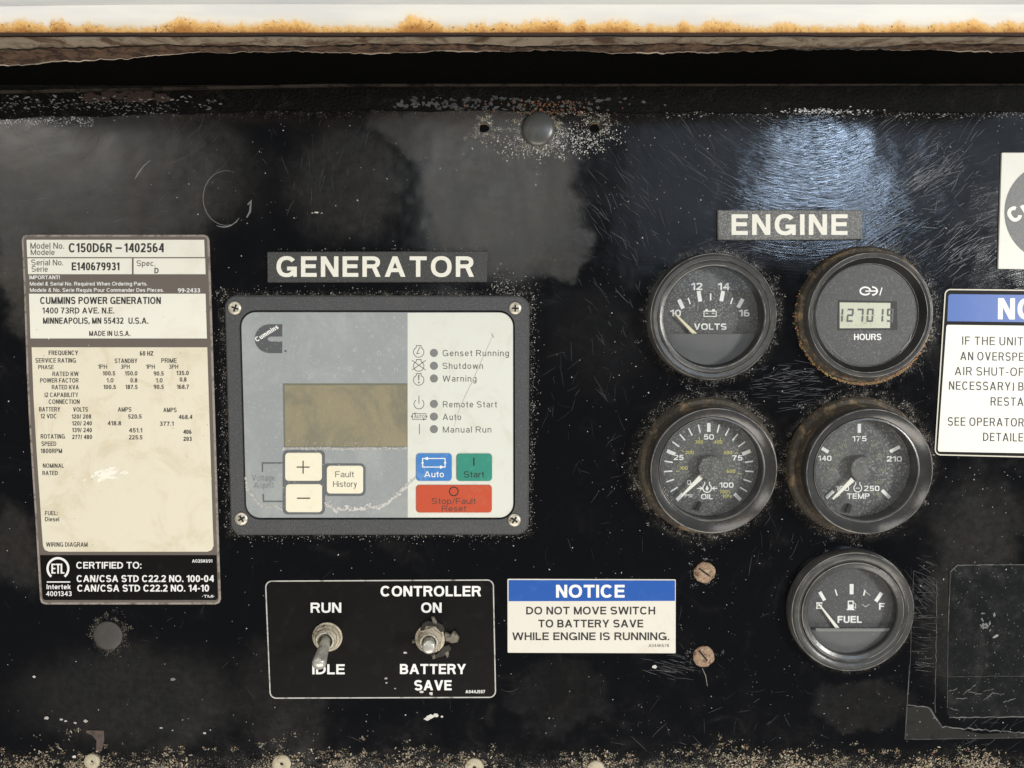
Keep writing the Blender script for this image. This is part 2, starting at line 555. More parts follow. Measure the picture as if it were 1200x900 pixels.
def panel_material():
    m, nt, b = new_mat('black_gloss_paint')
    n = NB(nt)
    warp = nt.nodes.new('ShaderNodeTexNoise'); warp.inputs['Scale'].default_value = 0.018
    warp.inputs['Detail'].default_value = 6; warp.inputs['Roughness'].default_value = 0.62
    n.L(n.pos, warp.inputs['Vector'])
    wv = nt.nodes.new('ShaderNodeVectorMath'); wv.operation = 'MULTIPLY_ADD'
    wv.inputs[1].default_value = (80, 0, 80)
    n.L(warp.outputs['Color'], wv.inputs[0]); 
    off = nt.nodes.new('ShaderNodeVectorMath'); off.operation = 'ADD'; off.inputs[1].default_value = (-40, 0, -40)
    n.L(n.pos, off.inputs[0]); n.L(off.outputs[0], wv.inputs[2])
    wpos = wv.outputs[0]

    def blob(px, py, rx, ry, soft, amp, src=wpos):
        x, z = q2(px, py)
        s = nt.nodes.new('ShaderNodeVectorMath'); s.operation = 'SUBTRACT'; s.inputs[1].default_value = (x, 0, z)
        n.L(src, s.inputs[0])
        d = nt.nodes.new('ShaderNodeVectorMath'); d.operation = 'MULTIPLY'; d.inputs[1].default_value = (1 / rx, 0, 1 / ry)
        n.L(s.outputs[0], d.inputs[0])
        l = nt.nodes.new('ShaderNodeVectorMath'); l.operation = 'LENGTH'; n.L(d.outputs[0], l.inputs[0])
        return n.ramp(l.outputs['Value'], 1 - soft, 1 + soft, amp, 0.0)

    refl_blobs = [(110, 205, 190, 95, .35, .55), (590, 225, 88, 98, .22, .95), (545, 150, 110, 40, .2, .7), (650, 290, 40, 30, .3, .8),
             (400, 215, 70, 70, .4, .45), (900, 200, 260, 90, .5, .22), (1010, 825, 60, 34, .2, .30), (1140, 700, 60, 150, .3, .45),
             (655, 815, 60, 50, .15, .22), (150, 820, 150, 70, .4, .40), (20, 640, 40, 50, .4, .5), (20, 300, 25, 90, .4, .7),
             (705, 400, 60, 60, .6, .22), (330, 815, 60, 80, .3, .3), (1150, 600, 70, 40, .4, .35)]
    film = None  # grey patches painted as the panel's reflections, plus random smears
    for bl in refl_blobs:
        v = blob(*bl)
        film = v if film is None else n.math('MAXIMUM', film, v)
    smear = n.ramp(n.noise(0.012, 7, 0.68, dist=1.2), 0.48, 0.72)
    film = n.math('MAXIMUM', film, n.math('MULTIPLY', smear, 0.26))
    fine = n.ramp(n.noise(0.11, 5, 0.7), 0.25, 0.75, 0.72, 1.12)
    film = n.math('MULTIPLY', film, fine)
    # wiped swirl scratches: fine rings round a point above the panel
    def swirl(px, py, freq):
        x, z = q2(px, py)
        s = nt.nodes.new('ShaderNodeVectorMath'); s.operation = 'SUBTRACT'; s.inputs[1].default_value = (x, 0, z)
        sm = nt.nodes.new('ShaderNodeVectorMath'); sm.operation = 'MULTIPLY_ADD'
        sm.inputs[1].default_value = (2.2, 0, 2.2); n.L(warp.outputs['Color'], sm.inputs[0]); n.L(n.pos, sm.inputs[2])
        n.L(sm.outputs[0], s.inputs[0])
        l = nt.nodes.new('ShaderNodeVectorMath'); l.operation = 'LENGTH'; n.L(s.outputs[0], l.inputs[0])
        # angle breaks the rings into strokes
        sx = nt.nodes.new('ShaderNodeSeparateXYZ'); n.L(s.outputs[0], sx.inputs[0])
        at = n.math('ARCTAN2', sx.outputs[0], sx.outputs[2])
        cx = nt.nodes.new('ShaderNodeCombineXYZ')
        n.L(n.math('MULTIPLY', l.outputs['Value'], freq), cx.inputs[0]); n.L(n.math('MULTIPLY', at, 1.6), cx.inputs[1])
        return n.noise(1.0, 3, 0.75, vec=cx.outputs[0])
    sw1 = swirl(955, 40, 0.55)
    sw2 = swirl(1240, 620, 0.5)
    zone1 = blob(945, 190, 190, 110, .5, 1.0, n.pos)
    lines = n.noise(0.30, 4, 0.7, stretch=(0.16, 1, 1.0))
    # colour: near black; grey dust film doubles as painted reflections, brownish where grimy
    refl_dustc = n.mix(n.ramp(n.noise(0.02, 4, 0.6), 0.35, 0.65), (0.040, 0.040, 0.038), (0.052, 0.046, 0.038))
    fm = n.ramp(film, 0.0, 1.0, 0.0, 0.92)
    c = n.mix(fm, (0.0030, 0.0032, 0.0040), refl_dustc)
    specks = n.ramp(n.noise(0.75, 2, 0.6), 0.71, 0.80)
    c = n.mix(n.math('MULTIPLY', specks, 0.55), c, (0.16, 0.15, 0.14))
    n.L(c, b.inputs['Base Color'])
    fine_n = n.noise(0.55, 4, 0.78)
    clumpy = n.ramp(n.noise(0.085, 4, 0.7), 0.36, 0.62)
    halo = None
    for gx, gy, r0, r1, am in [(836, 371, 72, 16, .9), (1018, 370, 77, 13, .8), (828, 547, 79, 22, 1.0), (1007, 545, 81, 20, .9), (999, 718, 72, 9, .6),
                               (631, 155, 17, 18, 1.0), (567, 150, 5, 13, 1.0), (697, 149, 5, 18, 1.0), (127, 744, 17, 9, .8)]:
        x, z = q2(gx, gy)
        s1 = nt.nodes.new('ShaderNodeVectorMath'); s1.operation = 'DISTANCE'; s1.inputs[1].default_value = (x, 0, z)
        n.L(n.pos, s1.inputs[0])
        v = n.ramp(s1.outputs['Value'], r0, r0 + r1, am, 0.0)
        halo = v if halo is None else n.math('MAXIMUM', halo, v)
    sx_ = n.sep(); bxx, bzz = q2(442, 487)
    bd = n.math('MAXIMUM', n.math('SUBTRACT', n.math('ABSOLUTE', n.math('SUBTRACT', sx_[0], bxx)), 178.0), n.math('SUBTRACT', n.math('ABSOLUTE', n.math('SUBTRACT', sx_[2], bzz)), 141.0))
    halo = n.math('MAXIMUM', halo, n.ramp(bd, 0.0, 9.0, .7, 0.0))
    halo = n.math('MAXIMUM', halo, n.ramp(sx_[2], q2(600, 912)[1], q2(600, 868)[1], .8, 0.0))
    halo = n.math('MAXIMUM', halo, n.ramp(sx_[2], q2(600, 150)[1], q2(600, 126)[1], 0.0, .5))
    thr = n.math('ADD', fine_n, n.math('MULTIPLY', n.math('MULTIPLY', halo, clumpy), 0.17))
    powder = n.math('MULTIPLY', n.ramp(thr, 0.61, 0.70), n.ramp(halo, 0.02, 0.3))
    dirtc = n.mix(n.ramp(n.noise(0.3, 3, 0.7), .42, .62), (0.075, 0.058, 0.040), (0.30, 0.285, 0.25))
    c = n.mix(n.math('MULTIPLY', n.math('MULTIPLY', halo, clumpy), 0.6), c, (0.034, 0.030, 0.025))
    c = n.mix(powder, c, dirtc)
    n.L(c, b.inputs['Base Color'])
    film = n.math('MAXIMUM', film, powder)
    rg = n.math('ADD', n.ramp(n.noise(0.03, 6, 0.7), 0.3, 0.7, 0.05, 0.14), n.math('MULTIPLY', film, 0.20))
    n.L(rg, b.inputs['Roughness'])
    # bump
    h1 = n.math('MULTIPLY', n.math('MULTIPLY', sw1, zone1), 0.62)
    zone2 = blob(1120, 270, 130, 120, .5, 1.0, n.pos)
    h2 = n.math('MULTIPLY', n.math('MULTIPLY', sw2, zone2), 0.7)
    calm = n.math('SUBTRACT', 1.0, n.math('MULTIPLY', zone1, 0.8))
    h3 = n.math('MULTIPLY', n.math('MULTIPLY', lines, calm), 0.10)
    h4 = n.math('MULTIPLY', n.math('MULTIPLY', n.noise(0.35, 5, 0.75), calm), 0.12)
    hs = n.math('ADD', n.math('ADD', h1, h2), n.math('ADD', h3, h4))
    b1 = nt.nodes.new('ShaderNodeBump'); b1.inputs['Strength'].default_value = 0.7; b1.inputs['Distance'].default_value = 0.00014
    n.L(hs, b1.inputs['Height'])
    rg = n.math('MULTIPLY', rg, n.math('SUBTRACT', 1.0, n.math('MULTIPLY', zone1, 0.5)))
    n.L(rg, b.inputs['Roughness'])
    b2 = nt.nodes.new('ShaderNodeBump'); b2.inputs['Strength'].default_value = 0.6; b2.inputs['Distance'].default_value = 0.0012
    n.L(n.noise(0.008, 3, 0.5), b2.inputs['Height']); n.L(b2.outputs[0], b1.inputs['Normal'])
    n.L(b1.outputs[0], b.inputs['Normal'])
    b.inputs['Coat Weight'].default_value = 0.0
    return m


M_panel = panel_material()
holes = []
for k in GPOS:
    c = axis(k); cx, cy = to_px(c)
    holes.append(circ(cx, cy, 62, 48))
screw_holes = [(567, 150), (697, 149.5)]
for x, y in screw_holes:
    hp = [(x + (5.8 + .7 * sin(3 * t + x)) * cos(t), y + (6.0 + .9 * cos(2 * t)) * sin(t)) for t in [2 * pi * i / 18 for i in range(18)]]
    holes.append(hp)
vv, ff = tri_polys([[(-130, 60), (1330, 60), (1330, 1010), (-130, 1010)]], holes)
vs = [P(x, y, 0) for x, y in vv]; fs = []
for f in ff:
    a, b_, c = (vs[i] for i in f)
    fs.append(f if (b_ - a).cross(c - a).y < 0 else tuple(reversed(f)))
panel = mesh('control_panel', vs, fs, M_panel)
tag(panel, 'glossy black scratched steel panel that carries all the instruments', 'control panel', kind='structure')
M_void = M('dark_inside', (0.004, 0.004, 0.004), 0.9)
for i, hp in enumerate(holes[5:]):      # thickness of the sheet round each screw hole
    hm = M('bare_hole_edge', (0.30, 0.22, 0.13), 0.7) if i == 0 else bpy.data.materials['bare_hole_edge']
    n_ = len(hp); v_ = [P(x, y, 0) for x, y in hp] + [P(x, y, 0) + Vector((0, 0.0016, 0)) for x, y in hp]
    mesh('hole_edge', v_, [(i, (i + 1) % n_, n_ + (i + 1) % n_, n_ + i) for i in range(n_)], hm, panel)
bx = [P(-130, 60), P(1330, 60), P(1330, 1010), P(-130, 1010)]
bk = [v + Vector((0, 0.03, 0)) for v in bx]
back = mesh('box_back', bk, [(0, 1, 2, 3)], M_void, None); tag(back, 'dark inside of the box behind the panel', 'panel box', kind='structure')

# ---- flakes, dust and scratches: real small bits of paint, dirt and metal on the panel
def flake_mat(name, rough, metal=0.0):
    m, nt, b = new_mat(name)
    a = nt.nodes.new('ShaderNodeVertexColor'); a.layer_name = 'tint'
    nt.links.new(a.outputs[0], b.inputs['Base Color'])
    b.inputs['Roughness'].default_value = rough
    b.inputs['Metallic'].default_value = metal
    return m


M_flake = flake_mat('flaked_paint_bits', 0.6)
M_scr = flake_mat('scratch_marks', 0.38)


class Bits:
    def __init__(s): s.v, s.f, s.c = [], [], []

    def add(s, px, py, r, col, h=0.12, asp=1.0, ang=None, jag=0.5, tilt=0.25):
        k = R.randint(4, 6)
        if h < 1.3 and min(hypot(px - 567, py - 150), hypot(px - 697, py - 149.5)) < 7.0: return
        ang = R.uniform(0, pi) if ang is None else ang
        c = P(px, py, h); b = len(s.v)
        tx, tz = R.uniform(-tilt, tilt), R.uniform(-tilt, tilt)
        for i in range(k):
            t = 2 * pi * i / k
            q = r * PX * (1 - jag * R.random())
            x, z = q * cos(t) * asp, q * sin(t)
            x, z = x * cos(ang) - z * sin(ang), x * sin(ang) + z * cos(ang)
            s.v.append((c.x + x, c.y - abs(tx * x + tz * z), c.z + z)); s.c.append(col)
        s.f.append(tuple(range(b, b + k)))

    def line(s, pts, w, col, h=0.06):
        n = len(pts)
        ws = [w * (0.25 + 0.75 * sin(pi * (i + .5) / n)) for i in range(n)]
        for q in strokes(pts, ws):
            b = len(s.v)
            s.v += [P(x, y, h) for x, y in q]; s.c += [col] * 4
            s.f.append((b, b + 1, b + 2, b + 3))

    def build(s, name, mat, parent, label=None):
        if not s.f: return
        o = mesh(name, s.v, s.f, mat, parent, cols=s.c, kind='stuff', label=label)
        return o


def grey(a, b, warm=0.0):
    g = R.uniform(a, b); return (g * (1 + warm * .6), g * (1 + warm * .1), g * (1 - warm))


bits = Bits()
# rims of chipped paint round every instrument
def rim_chips(cx, cy, r, n, spread, dens, lo=.12, hi=.62, warm=.08, size=(.18, .62)):
    """dens(angle in degrees, 0 right, 90 up) -> 0..1"""
    for _ in range(int(n / 11)):
        a = R.uniform(0, 360)
        if R.random() > dens(a): continue
        d = r + abs(R.gauss(0, spread)) * (0.5 + dens(a))
        x, y = cx + d * cos(radians(a)), cy - d * sin(radians(a))
        g0 = R.uniform(.5, 1.1)
        for _ in range(R.randint(3, 22)):
            q = R.gauss(0, 2.0), R.gauss(0, 1.5)
            g = (lo + (hi - lo) * R.random() ** 1.7) * g0
            if hypot(x + q[0] - cx, y + q[1] - cy) < r - 1.5: continue
            bits.add(x + q[0], y + q[1], R.uniform(*size) * R.uniform(.5, 1), (g * (1 + warm * .6), g * (1 + warm * .1), g * (1 - warm)), h=.1, asp=R.uniform(1, 2.2))


def clump(*ranges):
    ph = [R.uniform(0, 6.28) for _ in range(3)]
    def f(a):
        v = 0.12
        for c, wd, am in ranges:
            d = abs((a - c + 180) % 360 - 180)
            v = max(v, am * math.exp(-(d / wd) ** 2))
        w = .5 + .5 * sin(radians(a) * 9 + ph[0]) * .6 + .4 * .5 * sin(radians(a) * 23 + ph[1])
        return min(1, v * max(.15, w + .25))
    return f


rim_chips(836, 371, 74, 1500, 8, clump((100, 35, 1), (170, 60, .8), (235, 35, .9), (20, 35, .8), (-30, 25, .5)))
rim_chips(1018, 370, 79, 1100, 6, clump((130, 40, .8), (200, 45, .7), (300, 50, .9), (40, 50, .4)), lo=.10, hi=.42)
rim_chips(828, 547, 82, 1900, 9, clump((95, 45, 1), (60, 30, 1), (150, 30, .9), (190, 30, .5), (250, 30, .5), (340, 20, .5)))
rim_chips(1007, 545, 84, 1500, 8, clump((110, 45, 1), (160, 30, .7), (65, 20, .7), (240, 40, .6)), lo=.10, hi=.5)
rim_chips(999, 718, 74, 500, 5, clump((100, 50, .8), (200, 40, .4)), lo=.08, hi=.35)
rim_chips(631, 151, 19, 1300, 12, clump((200, 70, 1), (340, 60, 1), (270, 70, 1)), lo=.25, hi=.8, warm=.12)
rim_chips(631, 151, 19.5, 420, 4, lambda a: .9, lo=.3, hi=.6, warm=.35)
rim_chips(567, 150, 7.5, 480, 6, lambda a: .9, lo=.3, hi=.7, warm=.25)
rim_chips(697, 149, 7.5, 620, 9, lambda a: .9, lo=.3, hi=.8, warm=.18)
rim_chips(127, 744, 18.5, 420, 4, lambda a: .8, lo=.10, hi=.32, warm=.22)
rim_chips(825, 670, 13, 160, 6, lambda a: .8, lo=.1, hi=.5)
rim_chips(824, 768, 13, 120, 4, lambda a: .8, lo=.1, hi=.5)
# the patch between hole, plug and hole
for _ in range(900):
    x = R.gauss(655, 38); y = R.gauss(164, 11) - (x - 655) * .08
    if 545 < x < 735 and 142 < y and hypot(x - 630, y - 151) > 21 and (x > 640 or y > 158): bits.add(x, y, R.uniform(.2, .85), grey(.15, .75, .06), asp=R.uniform(1, 2.5))
# around the control unit's frame
def edge_chips(x0, y0, x1, y1, n, spread, lo=.08, hi=.4, warm=.1, size=(.2, .7), side=None):
    n = int(n * .55)
    L_ = hypot(x1 - x0, y1 - y0); nx, ny = (y1 - y0) / L_, -(x1 - x0) / L_
    ph = R.uniform(0, 9)
    for _ in range(n):
        t = R.random()
        if R.random() > .35 + .65 * abs(sin(t * L_ / 19 + ph) * sin(t * L_ / 7 + 2 * ph)): continue
        d = abs(R.gauss(0, spread))
        bits.add(x0 + (x1 - x0) * t + nx * d, y0 + (y1 - y0) * t + ny * d, R.uniform(*size), grey(lo, hi, warm), asp=R.uniform(1, 2.2))


edge_chips(262, 345, 620, 345, 500, 4)
edge_chips(575, 340, 630, 352, 420, 12, lo=.1, hi=.5)
edge_chips(270, 350, 262, 335, 160, 8)
edge_chips(622, 345, 622, 480, 500, 5)
edge_chips(622, 480, 618, 625, 420, 4)
edge_chips(268, 620, 262, 345, 520, 5)
edge_chips(618, 627, 275, 628, 600, 4, lo=.12, hi=.5)
edge_chips(313, 294, 572, 293, 120, 2)
edge_chips(842, 245, 1010, 245, 90, 2)
# sparkling strip under the lip, left and middle right
for _ in range(420):
    x = R.uniform(-10, 110) ** 1.0; bits.add(x, R.gauss(141, 3.0) + 2 * sin(x * .2), R.uniform(.2, .7), grey(.2, .75), asp=R.uniform(1, 2))
for _ in range(240):
    x = R.uniform(0, 210); bits.add(x, R.gauss(124, 7), R.uniform(.3, 1.1), grey(.02, .15, .12), h=1.45, asp=R.uniform(1, 3), ang=R.uniform(-.5, .5))
for _ in range(170):
    x = R.gauss(965, 28); bits.add(x, R.gauss(130.5, 1.6), R.uniform(.25, .9), grey(.2, .85), h=1.5, asp=R.uniform(1.4, 3), ang=R.uniform(-.4, .4))
for _ in range(260):
    bits.add(R.uniform(780, 1200), R.gauss(134, 2.5), R.uniform(.3, 1.0), grey(.06, .3), asp=R.uniform(1, 2.5), ang=R.uniform(-.4, .4), h=.1)
# grime along the bottom edge
cl = [(-20, 40), (60, 30), (108, 22), (200, 30), (330, 26), (405, 25), (480, 30), (555, 24), (697, 24), (790, 30), (860, 30), (935, 30), (1000, 25), (1080, 30), (1150, 35)]
cls_ = []
for _ in range(420):
    c_, w_ = R.choice(cl); cls_.append((R.gauss(c_, w_), 905 - abs(R.gauss(0, 13)) - 6 * R.random()))
for _ in range(6000):
    x, y = R.choice(cls_); x += R.gauss(0, 2.6); y += R.gauss(0, 1.7)
    t = R.random()
    col = grey(.08, .42, .18) if t < .25 else (grey(.03, .12, .35) if t < .8 else (R.uniform(.12, .26), R.uniform(.08, .17), .06))
    bits.add(x, y, R.uniform(.25, 1.15), col, asp=R.uniform(1, 2), h=.1 + .15 * R.random())
for sx0, n0 in ((108, 70), (330, 110), (405, 60), (480, 60), (556, 90), (697, 110), (870, 90), (935, 130), (1150, 150), (1085, 60), (30, 70), (200, 60)):
    for _ in range(int(n0 * 1.5)):
        x, y = R.gauss(sx0, 14), 901 - abs(R.gauss(0, 9))
        if y < 864: continue
        g = R.uniform(.07, .42); bits.add(x, y, R.uniform(.3, 1.5), (g, g * .80, g * .55), asp=R.uniform(1, 2.4), h=.25)
# loose dust specks everywhere
for _ in range(1500):
    x, y = R.uniform(-20, 1220), R.uniform(135, 900)
    bits.add(x, y, R.choice((.25, .3, .4, .55, .8)) * R.uniform(.8, 1.2), grey(.08, .5), asp=R.uniform(1, 1.8))
for _ in range(900):
    x, y = R.uniform(700, 1200), R.uniform(135, 900)
    bits.add(x, y, R.choice((.25, .3, .4, .55)) * R.uniform(.8, 1.2), grey(.08, .45), asp=R.uniform(1, 2.4))
# single marks one can point at
for x, y, r, c in [(505, 839, 5, .62), (501, 842, 4, .6), (511, 838, 3, .6), (518, 839.5, 2, .65), (40, 793, 2.6, .5), (55, 841, 3, .4), (72, 843, 1.8, .4),
                   (77, 845, 1.8, .4), (88, 847, 2, .4), (100, 845, 3, .4), (87, 887, 2.4, .6), (203, 796, 3, .16), (189, 853, 1.6, .4), (240, 859, 1.6, .4),
                   (463, 807, 1.2, .4), (453, 800, 1.4, .4), (494, 811, 2.4, .6), (505, 813, 2.6, .6), (475, 765, 2.0, .45), (452, 795, 1.8, .3), (767, 781, 3, .55), (371, 249, 1.6, .5), (366, 249.6, 1.2, .4), (377, 249.8, 1.1, .3)]:
    bits.add(x, y, r, (c, c * .95, c * .86), h=.3, asp=1.5 if y != 249 else 3, ang=0, jag=.5)
bits.build('paint_chips', M_flake, panel, 'tiny chips of paint and dirt round the instruments and along the bottom edge')

scr = Bits()
def scratch(cx, cy, L_, ang, w, g, bend=0.0):
    n = 6; pts = []
    for i in range(n):
        t = i / (n - 1) - .5
        pts.append((cx + L_ * t * cos(ang) - bend * (t * t) * L_ * sin(ang), cy - L_ * t * sin(ang) - bend * t * t * L_ * cos(ang)))
    g *= .62; scr.line(pts, w * .55, (g, g * 1.01, g * 1.06))


for _ in range(420):   # swirl under the lip, right of the middle
    a = R.gauss(0, 42); r = R.uniform(95, 230)
    cx, cy = 955 + r * sin(radians(a)), 30 + r * cos(radians(a))
    if cy < 138 or cy > 300: continue
    scratch(cx, cy, R.uniform(8, 46), radians(a) + R.gauss(0, .06), R.uniform(.25, .6), R.uniform(.05, .34) ** 1.3, bend=-.18)
for cx, cy, sx_, sy_, n_, an, sp, lo, hi in [(1100, 205, 25, 25, 60, 35, 14, .1, .4), (1135, 290, 22, 14, 60, 38, 7, .1, .4), (1080, 210, 10, 6, 26, 36, 5, .25, .6),
                                            (1040, 300, 30, 20, 50, 30, 20, .06, .2), (730, 250, 40, 60, 90, 125, 14, .05, .22), (190, 165, 40, 20, 45, 50, 10, .06, .2),
                                            (60, 210, 45, 30, 70, 20, 18, .05, .2), (20, 160, 15, 8, 12, 130, 10, .1, .3), (790, 780, 14, 8, 26, 168, 6, .08, .25),
                                            (930, 440, 20, 8, 30, 5, 12, .1, .35), (920, 460, 40, 12, 40, 2, 8, .06, .2), (905, 640, 25, 15, 9, 80, 24, .04, .14),
                                            (1040, 262, 30, 8, 30, 10, 16, .1, .3), (880, 290, 30, 8, 40, 8, 8, .08, .25), (370, 190, 30, 40, 30, 85, 12, .05, .16),
                                            (1150, 860, 30, 20, 20, 20, 40, .05, .2), (700, 480, 40, 60, 30, 80, 30, .04, .14), (120, 240, 60, 20, 30, 8, 12, .04, .10),
                                            (1085, 690, 12, 8, 20, 140, 6, .08, .25), (1083, 730, 10, 40, 26, 172, 5, .04, .1), (850, 860, 60, 20, 18, 60, 60, .04, .14)]:
    for _ in range(int(n_ * 1.7)):
        scratch(R.gauss(cx, sx_), R.gauss(cy, sy_), R.uniform(5, 26), radians(R.gauss(an, sp)), R.uniform(.25, .75), R.uniform(lo, hi) * .8, bend=R.gauss(0, .1))
for _ in range(260):
    scratch(R.uniform(0, 1200), R.uniform(140, 870), R.uniform(3, 22), radians(R.choice((15, 40, 120, 160, 85)) + R.gauss(0, 15)), R.uniform(.2, .5), R.uniform(.03, .13), bend=R.gauss(0, .25))
# the two round ring marks and the drip line
scr.line(arc(265, 232, 27, 32, 60, 290, 26), .8, (.16, .16, .16))
scr.line(arc(262, 236, 24, 30, 40, 110, 10), 1.3, (.2, .2, .2))
scr.line([(290, 240), (294, 236), (293, 248), (289, 255)], 2.6, (.15, .15, .15))
scr.line([(158, 210), (162, 203), (168, 195), (176, 188)], 1.3, (.22, .22, .22))
scr.line([(823, 783), (827, 792), (829, 804)], .9, (.2, .18, .15))
scr.line([(495, 771), (492, 779), (490, 790)], 1.0, (.1, .1, .1))
scr.build('scratches', M_scr, panel, 'fine wiping scratches in the black paint')

# ------------------------------------------------------------------ lip of the housing above the panel
def lip_white():
    m, nt, b = new_mat('rusted_white_paint')
    n = NB(nt)
    ss = n.sep()
    z0 = P(600, 40, 63).z / PX
    y = n.math('SUBTRACT', ss[2], z0)                                    # units above the lower edge
    mound = n.math('MULTIPLY', n.math('ADD', n.ramp(n.noise(0.0135, 2, 0.5, stretch=(1, 1, 0)), 0.45, 0.70), n.ramp(n.noise(0.034, 2, 0.5, stretch=(1, 1, 0)), 0.48, 0.72, 0, .7)), 9.5)
    fine = n.math('ADD', n.math('MULTIPLY', n.noise(0.16, 5, 0.75), 12.0), 0.5)
    edge = n.math('ADD', mound, fine)
    d = n.math('SUBTRACT', edge, y)
    rust = n.ramp(d, -2.5, 3.0)
    deep = n.ramp(n.math('ADD', d, n.math('MULTIPLY', n.noise(0.35, 4, 0.8), 10.0)), 7.0, 15.0)
    dots = n.ramp(n.noise(0.34, 4, 0.75), 0.56, 0.66)
    rc = n.mix(deep, (0.80, 0.48, 0.16), (0.46, 0.20, 0.045))
    rc = n.mix(n.math('MULTIPLY', dots, n.ramp(d, -5, 2)), rc, (0.16, 0.07, 0.03))
    white = n.mix(n.ramp(n.noise(0.01, 3, 0.5, stretch=(1, 1, 6)), 0.35, 0.65), (0.72, 0.70, 0.64), (0.64, 0.63, 0.60))
    stain = n.ramp(d, -9, 2, 0, .35)
    white = n.mix(stain, white, (0.80, 0.62, 0.34))
    c = n.mix(rust, white, rc)
    c = n.mix(n.ramp(y, 0.6, 2.6, 1.0, 0.0), c, (0.045, 0.022, 0.012))
    n.L(c, b.inputs['Base Color'])
    n.L(n.ramp(rust, 0, 1, 0.35, 0.85), b.inputs['Roughness'])
    n.L(n.bump(n.math('MULTIPLY', n.noise(0.5, 4, 0.7), rust), 0.6, 0.0006), b.inputs['Normal'])
    return m


def wavy(x, a, seeds, k=1.0):
    return sum(a / (i + 1) * sin(x * s_ * k + s_ * 37) for i, s_ in enumerate(seeds))


M_lip = lip_white()
lip = empty('housing_lip', P(600, 42, 63), 'white painted steel lip with a rusted lower edge above the panel', 'housing lip')
lip['kind'] = 'structure'
N = 240
xs = [-160 + 1520 * i / N for i in range(N + 1)]
vs, fs = [], []
# face strips: bend at the top of the frame, straight face, folded lower edge
prof = [(-60, 52.0), (3.5, 61.5), (5.2, 63.0), (41.6, 63.0), (43.2, 62.3)]
for x in xs:
    for (y, h) in prof:
        yy = y + (wavy(x, .35, (.031, .083, .19)) if y > 20 else 0) + (-(x - 200) * .004 * max(0, (400 - x) / 400) * 3 if y < 8 and x < 400 else 0)
        vs.append(P(x, yy, h))
K = len(prof)
for i in range(N):
    for k in range(K - 1): fs.append((i * K + k, i * K + k + 1, (i + 1) * K + k + 1, (i + 1) * K + k))
mesh('painted_face', vs, fs, M_lip, lip, smooth=True)
# underside: the layers of paint and rust peel in waves, then black
M_under = M('black_underside', (0.0018, 0.0017, 0.0016), 0.85, grain=(0.2, (0.004, 0.0038, 0.0035), .5, .7), spec=.05)
M_under.node_tree.nodes['Principled BSDF'].inputs['Roughness'].default_value = 0.85
M_peel1 = M('peeling_grey_primer', (0.42, 0.34, 0.25), 0.5, dirt=(0.03, (0.13, 0.08, 0.05), .42, .62), grain=(0.3, (0.40, 0.35, 0.28), .5, .75), bump=(0.25, .7, 1.0))
M_peel2 = M('brown_rust_layer', (0.20, 0.12, 0.075), 0.85, dirt=(0.07, (0.05, 0.028, 0.018), .40, .6), grain=(0.25, (0.2, 0.13, 0.085), .5, .75), bump=(0.3, .8, 1.5))
zu = P(600, 44, 62.5).z


def under_sheet(name, ya, yb, dz, mat, thick=0.5):
    """sheet lying dz mm under the lip's underside, between two wavy lines given in photo pixels"""
    vs, fs = [], []
    for x in xs:
        for k, yy in enumerate((ya(x), yb(x), yb(x))):
            z = zu - (dz if k < 2 else dz - thick) * MM
            b_ = (450 - yy) / FPX
            r = (-sin(PITCH) + b_ * cos(PITCH)) / (cos(PITCH) + b_ * sin(PITCH))
            yw = z / r
            yw = max(0.0, min(DIST, DIST - (yw - 0)))      # distance from panel
            hh = (DIST - z / r) / MM
            p = P(x, yy, hh); vs.append((p.x, p.y, z))
    for i in range(N):
        for k in range(2): fs.append((i * 3 + k, (i + 1) * 3 + k, (i + 1) * 3 + k + 1, i * 3 + k + 1))
    return mesh(name, vs, fs, mat, lip, smooth=False)


def lv(x): return max(0.0, (330 - x) / 330)
under_sheet('underside', lambda x: 43.4, lambda x: 99.5, 0.0, M_under, 0.0)
under_sheet('rust_layer', lambda x: 45, lambda x: 60.0 + wavy(x, 1.5, (.017, .043, .11, .31)) + 15 * lv(x) ** 1.3 + (-2 if x > 830 else 0) * min(1, max(0, (x - 830) / 60)) , 0.6, M_peel2, 1.2)
under_sheet('primer_layer', lambda x: 43.6, lambda x: 52.2 + wavy(x, 1.3, (.021, .051, .13, .37)) + 3.5 * lv(x) + (1.0 + wavy(x, 2.5, (.02, .06))) * min(1, max(0, (x - 830) / 60)), 1.4, M_peel1, 1.2)
# ragged dark crack and bright torn edges
crk = Bits()
def edge_line(f, w0, g, h, wob=.6):
    pts = [(x, f(x) + R.uniform(-wob, wob)) for x in [-150 + 4 * i for i in range(370)]]
    for i in range(0, len(pts) - 9, 8):
        seg = pts[i:i + 9]
        gg = g * R.uniform(.5, 1.2)
        for q in strokes(seg, w0 * R.uniform(.5, 1.3)):
            b0 = len(crk.v); crk.v += [P(x, y, h) for x, y in q]; crk.c += [(gg * 1.6, gg * 1.3, gg)] * 4; crk.f.append((b0, b0 + 1, b0 + 2, b0 + 3))
edge_line(lambda x: 60.6 + wavy(x, 1.5, (.017, .043, .11, .31)) + 15 * lv(x) ** 1.3 - 2 * min(1, max(0, (x - 830) / 60)), 1.1, .30, 50)
edge_line(lambda x: 53.2 + wavy(x, 1.3, (.021, .051, .13, .37)) + 3.5 * lv(x) + (1.0 + wavy(x, 2.5, (.02, .06))) * min(1, max(0, (x - 830) / 60)), 2.0, .006, 57, 1.0)
